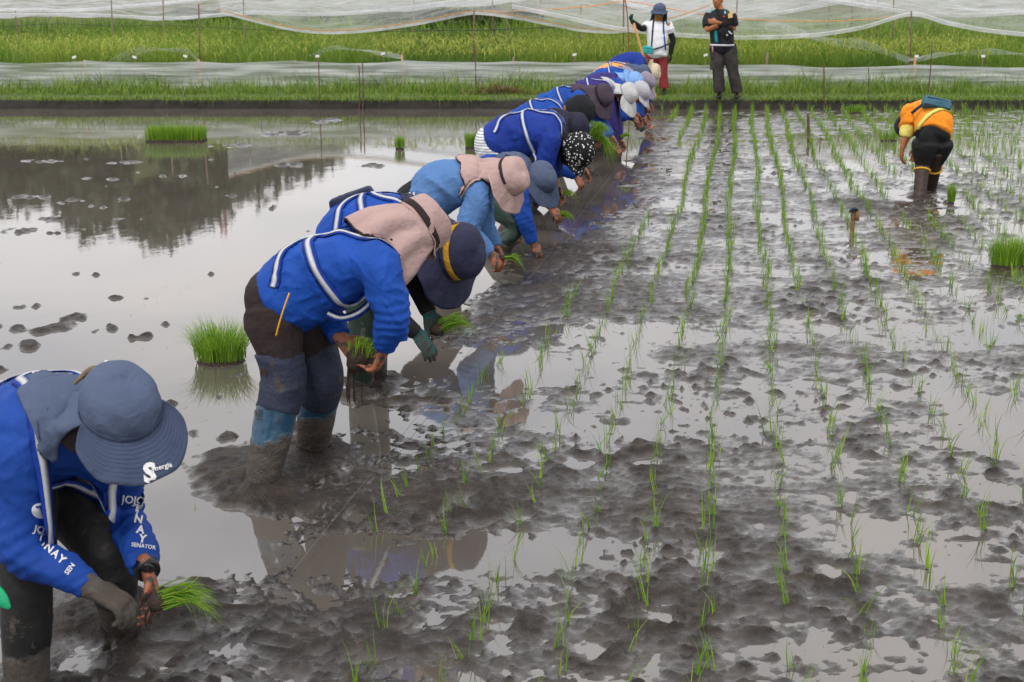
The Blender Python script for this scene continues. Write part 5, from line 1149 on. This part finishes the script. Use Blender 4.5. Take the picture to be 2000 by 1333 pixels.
Pp, N = project_path(r[1], [J['pel'] + V3(0, 0, .03), J['wai'], J['wai'] * .7 + J['che'] * .3], [V3(.1, -1, 0)] * 3, 14); ribbon('belly_panel', Pp, N, .15, .004, GREYP, r[0], inv)
Pp, N = project_path(r[1], [J['pel'] - V3(0, 0, .0)] * 9, [J['u'] * math.cos(a) + J['lat'] * math.sin(a) for a in np.linspace(-1.7, 1.7, 9)], 30); ribbon('tee_hem', Pp, N, .035, .006, WHITE, r[0], inv)
Pp, N = project_path(r[1], [J['nek'] - V3(0, 0, .07) - J['lat'] * .07, J['che'] - J['lat'] * .02, J['wai'] + J['lat'] * .05], [V3(0, -.6, 1), V3(0, -1, 0), V3(0, -1, 0)], 30); ribbon('bag_strap', Pp, N, .05, .012, BLACKT, r[0], inv)
pb = pouch('sling_bag', r[0], J, P(1417, 66, -.24), (V3(.075, 0, -.07), V3(0, -.05, 0), V3(.045, 0, .05)), BLACKT)
gl = Geo().ball(P(1420, 69, -.31) - J['root'], (V3(.018, 0, 0), V3(0, .004, 0), V3(0, 0, .018))); link('badge', gl.mesh('badge'), plain('badge_grey', '9a9a9a', .5), pb)
link('bag_label', Geo().box(P(1426, 64, -.31) - J['root'], (V3(.025, 0, -.022), V3(0, .003, 0), V3(.006, 0, .007))).mesh('bag_label', False), LETTER, pb)
link('phone', Geo().box(P(1426, 28, -.19) - J['root'], (V3(.036, 0, .006), V3(0, .006, 0), V3(-.008, 0, .06))).mesh('phone', False), plain('phone_gold', 'd9b878', .3, .05), r[0])
link('phone_camera', Geo().box(P(1423, 24, -.205) - J['root'], (V3(.012, 0, .002), V3(0, .004, 0), V3(-.002, 0, .014))).mesh('phone_camera', False), plain('lens_black', '101010', .2), r[0])
link('chest_pocket', Geo().box(P(1424, 35, -.175) - J['root'], (V3(.055, 0, .004), V3(0, .012, 0), V3(-.002, 0, .04))).mesh('chest_pocket', False), BLACKT, r[0])
dv = V3(0, 1, -.1); text_on(r[1], '6', P(1416, 25, -.1), V3(1, 0, 0), V3(0, 0, 1), dv, .07, plain('pale_teal_print', '7fd0d8', .7), r[2], .003, .002)
disc_on(r[1], P(1414, 33, -.1), dv, V3(1, 0, 0), V3(0, 0, 1), .03, .01, plain('red_print', 'b8283c', .7), r[2], J['root'], .003, 'print')
g = Geo().tube([P(1391, 90, -.16) - J['root'], P(1392, 96, -.17) - J['root'], P(1392, 102, -.16) - J['root']], [.008, .01, .007], n=8, sub=3); link('key_cord', g.mesh('key_cord'), plain('cord_red_white', 'c89088', .7), r[0])
hc, fw, lf = J['head'], J['hfwd'].normalized(), J['hup'].cross(J['hfwd']).normalized()
for s in (-1, 1):
    link('eye', Geo().ball(hc + fw * .083 + lf * .032 * s + V3(0, 0, .008) - J['root'], (fw * .012, lf * .013, V3(0, 0, .006)), 10, 6).mesh('eye'), plain('eye_dark', '1a1412', .3), r[0])
    link('eyebrow', Geo().tube([hc + fw * .09 + lf * .018 * s + V3(0, 0, .026) - J['root'], hc + fw * .082 + lf * .046 * s + V3(0, 0, .028) - J['root']], [.004, .003], n=6, sub=1).mesh('eyebrow'), HAIR, r[0])
link('mouth', Geo().tube([hc + fw * .098 + lf * .02 * s - V3(0, 0, .062) - J['root'] for s in (-1, 0, 1)], [.003, .005, .003], n=6, sub=2).mesh('mouth'), plain('lip_brown', '6a3a30', .5), r[0])
# cargo pockets
for n, px, py in (('R', 1391, 128), ('L', 1438, 124)): 
    me = remesh(Geo().box(P(px, py, -.02), (V3(.03, 0, 0), V3(0, .06, 0), V3(0, 0, .075))), 'cargo_pocket', .009, 5); setV(me, getV(me) - np.array(J['root'])); link('cargo_pocket', me, CAMO, r[0])
# ---- orange vest planter on the right, seen from behind
S = dict(root=(1805, 378), slope=0, u=V3(-.42, .9, 0).normalized(), k=1.02, pel=(1822, 266, .0), wai=(1822, 234, .12), che=(1803, 222, .34), nek=(1786, 226, .48), head=(1775, 245, .6), hup=(.8, 0, -.3), hfwd=(-.1, 0, -1), hpR=(1838, 278, .04), hpL=(1806, 280, -.04), knR=(1826, 320, .1), knL=(1802, 322, .0), ftR=(1816, 368), ftL=(1795, 384),
         shL=(1779, 222, .26), elL=(1770, 262, .22), wrL=(1762, 292, .2), shR=(1822, 222, .42), elR=(1800, 262, .55), wrR=(1790, 290, .55), hdL=(.2, -.1, -1), hdR=(.2, 0, -1), hnL=(-.3, -.8, 0), cuL=.35, dors=V3(-.1, -.45, .89).normalized())
J = pose(S); r = person('planter bending away in orange vest with brown leg covers at right', J, dict(shirt=ORNG, sleeve='short', short_at=.75, trousers=BLACKT, boots=BRNW, boot_at=-.35, leg_end=.0, vox=.0095, skin=SK2, fat=1.08, torso=.88, hem=-.02, sag=-.02, vs=-.02, hat=dict(kind='hood', mat=DKNAVY, seed=23, flap=(.2, .05, 85, .0))))
_, Pf = frame(S['root'], 0); inv = Matrix.Translation(-J['root'])
e_ = J['shL'] + (J['elL'] - J['shL']) * .55; g = Geo().tube([e_, J['elL'], J['elL'] + (J['wrL'] - J['elL']) * .22], [.078, .07, .056], side=J['lat'], sub=4, cap=.1); me = remesh(g, 'sleeve', .009, 3); wrinkle(me, .004, .04, (0, 0, 1), 6); setV(me, getV(me) - np.array(J['root'])); link('sleeve', me, YELL, r[0])
bp_, bn = project_path(r[1], [J['pel'] + (J['wai'] - J['pel']) * .36] * 13, [J['dors'] * math.cos(a) + J['lat'] * math.sin(a) for a in np.linspace(-1.75, 1.75, 13)], 50)
if len(bp_) > 8: ribbon('undershirt_hem', bp_, bn, .05, .006, YELL, r[0], inv)
pouch('waist_bag', r[0], J, Pf(1829, 204, .02), (V3(.135, .03, -.03), V3(0, -.05, .03), V3(.01, .03, .04)), cloth('steel_blue_bag', (.045, .13, .18), .65))
bl = [Pf(1780, 222, .02), Pf(1792, 212, -.0), Pf(1804, 203, -.0)]; ribbon('bag_belt', cr([tuple(p) for p in bl], 5), [(-.2, -.8, .5)] * 11, .03, .0, STRN, r[0], inv)
for n in 'RL':
    kk, a = J['kn' + n], J['an' + n]; dn = (a - kk).normalized(); t0 = kk + dn * .06; g = Geo().tube([t0, t0 + dn * .012], [.084, .083], side=J['lat'], n=24, sub=1, cap=.05); me = g.mesh('tie_cord'); setV(me, getV(me) - np.array(J['root'])); link('tie_cord', me, plain('orange_cord', 'd8a020'), r[0])
# ================================================================== SEEDLINGS
def block(label, px, py, w_, d_, h, n, lean, rot=0, ln=.2, wid=.004, ragged=0):
    """a slab of nursery seedlings: soil mat with a dense stand of leaves"""
    c = G(px, py); t = empty('seedling_block', c); ca, sa = math.cos(rot), math.sin(rot)
    x = RNG.uniform(-.5, .5, n) * w_; y = RNG.uniform(-.5, .5, n) * d_
    if ragged: rr = np.sqrt((x / w_ * 2) ** 2 + (y / d_ * 2) ** 2); k = rr < 1.05; x, y = x[k], y[k]; n = len(x)
    az = np.arctan2(y, x) + RNG.normal(0, .9, n); edge = np.maximum(np.abs(x) / (w_ / 2), np.abs(y) / (d_ / 2))
    V, Q, T, vr = blades(np.stack([x * ca - y * sa, x * sa + y * ca, np.full(n, .02)], 1), ln * RNG.uniform(.72, 1.12, n) * (1 + .12 * fbm2(x / .08, y / .08, 2, 3)), az + rot, lean * (.25 + edge ** 2) * RNG.uniform(.4, 1.5, n), wid, 4, 1.4)
    link('leaves', mesh_np('leaves', V, Q, T, True, vr), SEED, t)
    g = Geo(); ax_ = (V3(w_ / 2 * ca, w_ / 2 * sa, 0), V3(-d_ / 2 * sa, d_ / 2 * ca, 0), V3(0, 0, .03)); g.ball((0, 0, 0), ax_) if ragged else g.box((0, 0, .0), ax_); me = remesh(g, 'soil_mat', .012, 2); wrinkle(me, .008, .04, None, 5); link('soil_mat', me, SOIL, t)
    return tag(t, label, 'seedlings', 'nursery seedling blocks standing in the paddy')
block('long rectangular block of bright seedlings in still water near the bank', 345, 276, .74, .36, .2, 2200, .2, .02, .2, .006)
block('round tuft of seedlings behind the focused planter\'s legs', 432, 706, .27, .24, .2, 900, .75, .1, .22, .004, 1)
block('clump of seedlings on mud at the right edge', 1972, 520, .3, .22, .2, 800, .45, .3, .21, .005, 1)
block('slim upright tuft of seedlings beside the orange vest planter', 1857, 398, .07, .06, .2, 160, .25, .1, .19, .005, 1)
block('small tuft of seedlings in water left of the white shorts', 781, 292, .12, .1, .2, 200, .3, .1, .17, .006, 1)
block('small cut block of seedlings right behind the white shorts', 920, 290, .14, .12, .2, 260, .15, .1, .2, .006)
block('loose low tuft of seedlings at the foot of the far bank', 1672, 222, .3, .15, .2, 220, .6, .1, .14, .008, 1)
block('two slim seedling tufts standing in water left of the orange vest planter', 1735, 276, .25, .06, .2, 120, .3, .1, .17, .007, 1)
# rows of planted seedlings
SP_R, SP_P = .245, .17
side_v = Vector((ROWDIR.y, -ROWDIR.x, 0)); org = G(1412, 690)
near = []; rest = Acc()
def clump(n, h, seed, wid=.0042):
    h = h * 1.03; rg = np.random.default_rng(seed); base = np.stack([rg.normal(0, .008, n), rg.normal(0, .008, n), np.full(n, -.03)], 1)
    return blades(base, h * rg.uniform(.6, 1.15, n), rg.uniform(0, 6.28, n), rg.uniform(.05, .5, n) * (1 + 1.2 * (rg.random(n) < .15)), wid, 4, 1.5, rg.random(n))
cands = []
for i in range(-16, 46):
    drift = RNG.normal(0, .008)
    for j in range(-50, 135):
        p = org + side_v * (i * SP_R + drift + .018 * math.sin(j * .13 + i)) + ROWDIR * (j * SP_P)
        p = p + Vector((RNG.normal(0, .012), RNG.normal(0, .03), 0))
        if p.y < 3.0 or p.y > BANK_Y - .15: continue
        lim = float(np.interp(p.y, [3, 3.7, 4.3, 5.2, 6.2, 7.4, 9, 11.5, 15, 19, 23], [-.42, -.52, -.38, -.62, -.52, -.1, .35, 1.0, 1.75, 2.2, 2.45]))
        if p.x < lim: continue
        px, py = PX(p)
        if px > 2160 or px < -50 or py > 1400: continue
        if RNG.random() < (.03 if px < 1550 else .12): continue
        if 1740 < px < 1870 and 345 < py < 430: continue
        cands.append((-py + (4000 if not (0 < px < 2000 and py < 1345) else 0), p))
cands.sort(key=lambda c: c[0])
protos = []
for q in range(14):
    V, Q, T, vr = clump(int(RNG.integers(4, 8)), .165, 100 + q); protos.append(mesh_np('rice_seedling', V, Q, T, True, vr)); protos[-1].materials.append(SEED)
for n, (k_, p) in enumerate(cands):
    z = float(mud_h(np.array([p.x]), np.array([p.y]))[0]) if n < 300 else 0; z = max(z, -.015)
    az = RNG.uniform(0, 6.28); sc = RNG.uniform(.8, 1.15)
    if n < 300:
        o = bpy.data.objects.new('rice_seedling', protos[n % 14]); COL.objects.link(o); o.location = (p.x, p.y, z); o.rotation_euler = (RNG.normal(0, .16), RNG.normal(.12, .16), az); o.scale = (sc, sc, sc * RNG.uniform(.75, 1.1))
        o['label'] = 'single young rice seedling planted in a row in the mud'; o['category'] = 'seedling'; o['group'] = 'planted rice seedlings'
    else:
        m = int(RNG.integers(5, 10)); V, Q, T, vr = clump(m, .18 * sc, 1000 + n, .0042 + max(0, p.y - 7) * .00014)
        V = V + np.array([p.x, p.y, z]); rest.add((V, Q, T, vr))
if rest.n: tag(link('seedling_rows', rest.mesh('seedling_rows'), SEED), 'rows of young rice seedlings receding across the far paddy', 'seedlings', kind='stuff')
# floating leaf bits
acc = Acc(); m = 70; pts = [G(RNG.uniform(250, 760), RNG.uniform(560, 1000)) for _ in range(m)]
V, Q, T, vr = blades(np.array([(p.x, p.y, .004) for p in pts]), RNG.uniform(.02, .07, m), RNG.uniform(0, 6.28, m), np.full(m, 1.5), .004, 3, .1)
acc.add((V, Q, T, vr)); tag(link('floating_leaves', acc.mesh('floating_leaves'), SEED), 'scattered cut leaf bits floating on the muddy water', 'leaves', kind='stuff')
# hay heap on the bank
c = A(975, 176, BANK_Y + 1.0); n = 500; x, y = RNG.normal(0, .35, n), RNG.normal(0, .12, n)
V, Q, T, vr = blades(np.stack([x, y, .17 + .12 * np.exp(-(x / .35) ** 2) * RNG.random(n)], 1), RNG.uniform(.1, .3, n), RNG.uniform(0, 6.28, n), RNG.uniform(1.0, 1.7, n), .012, 3, .4)
o = link('hay_heap', mesh_np('hay_heap', V, Q, T, True, vr), leafmat('dry_hay', [(0, (.10, .055, .02)), (1, (.24, .15, .06))], .2)); o.location = (c.x, c.y, 0); tag(o, 'small heap of dry brown hay on the green bank', 'hay', kind='stuff')
print('seedlings', len(cands), 'objects', len(bpy.data.objects))
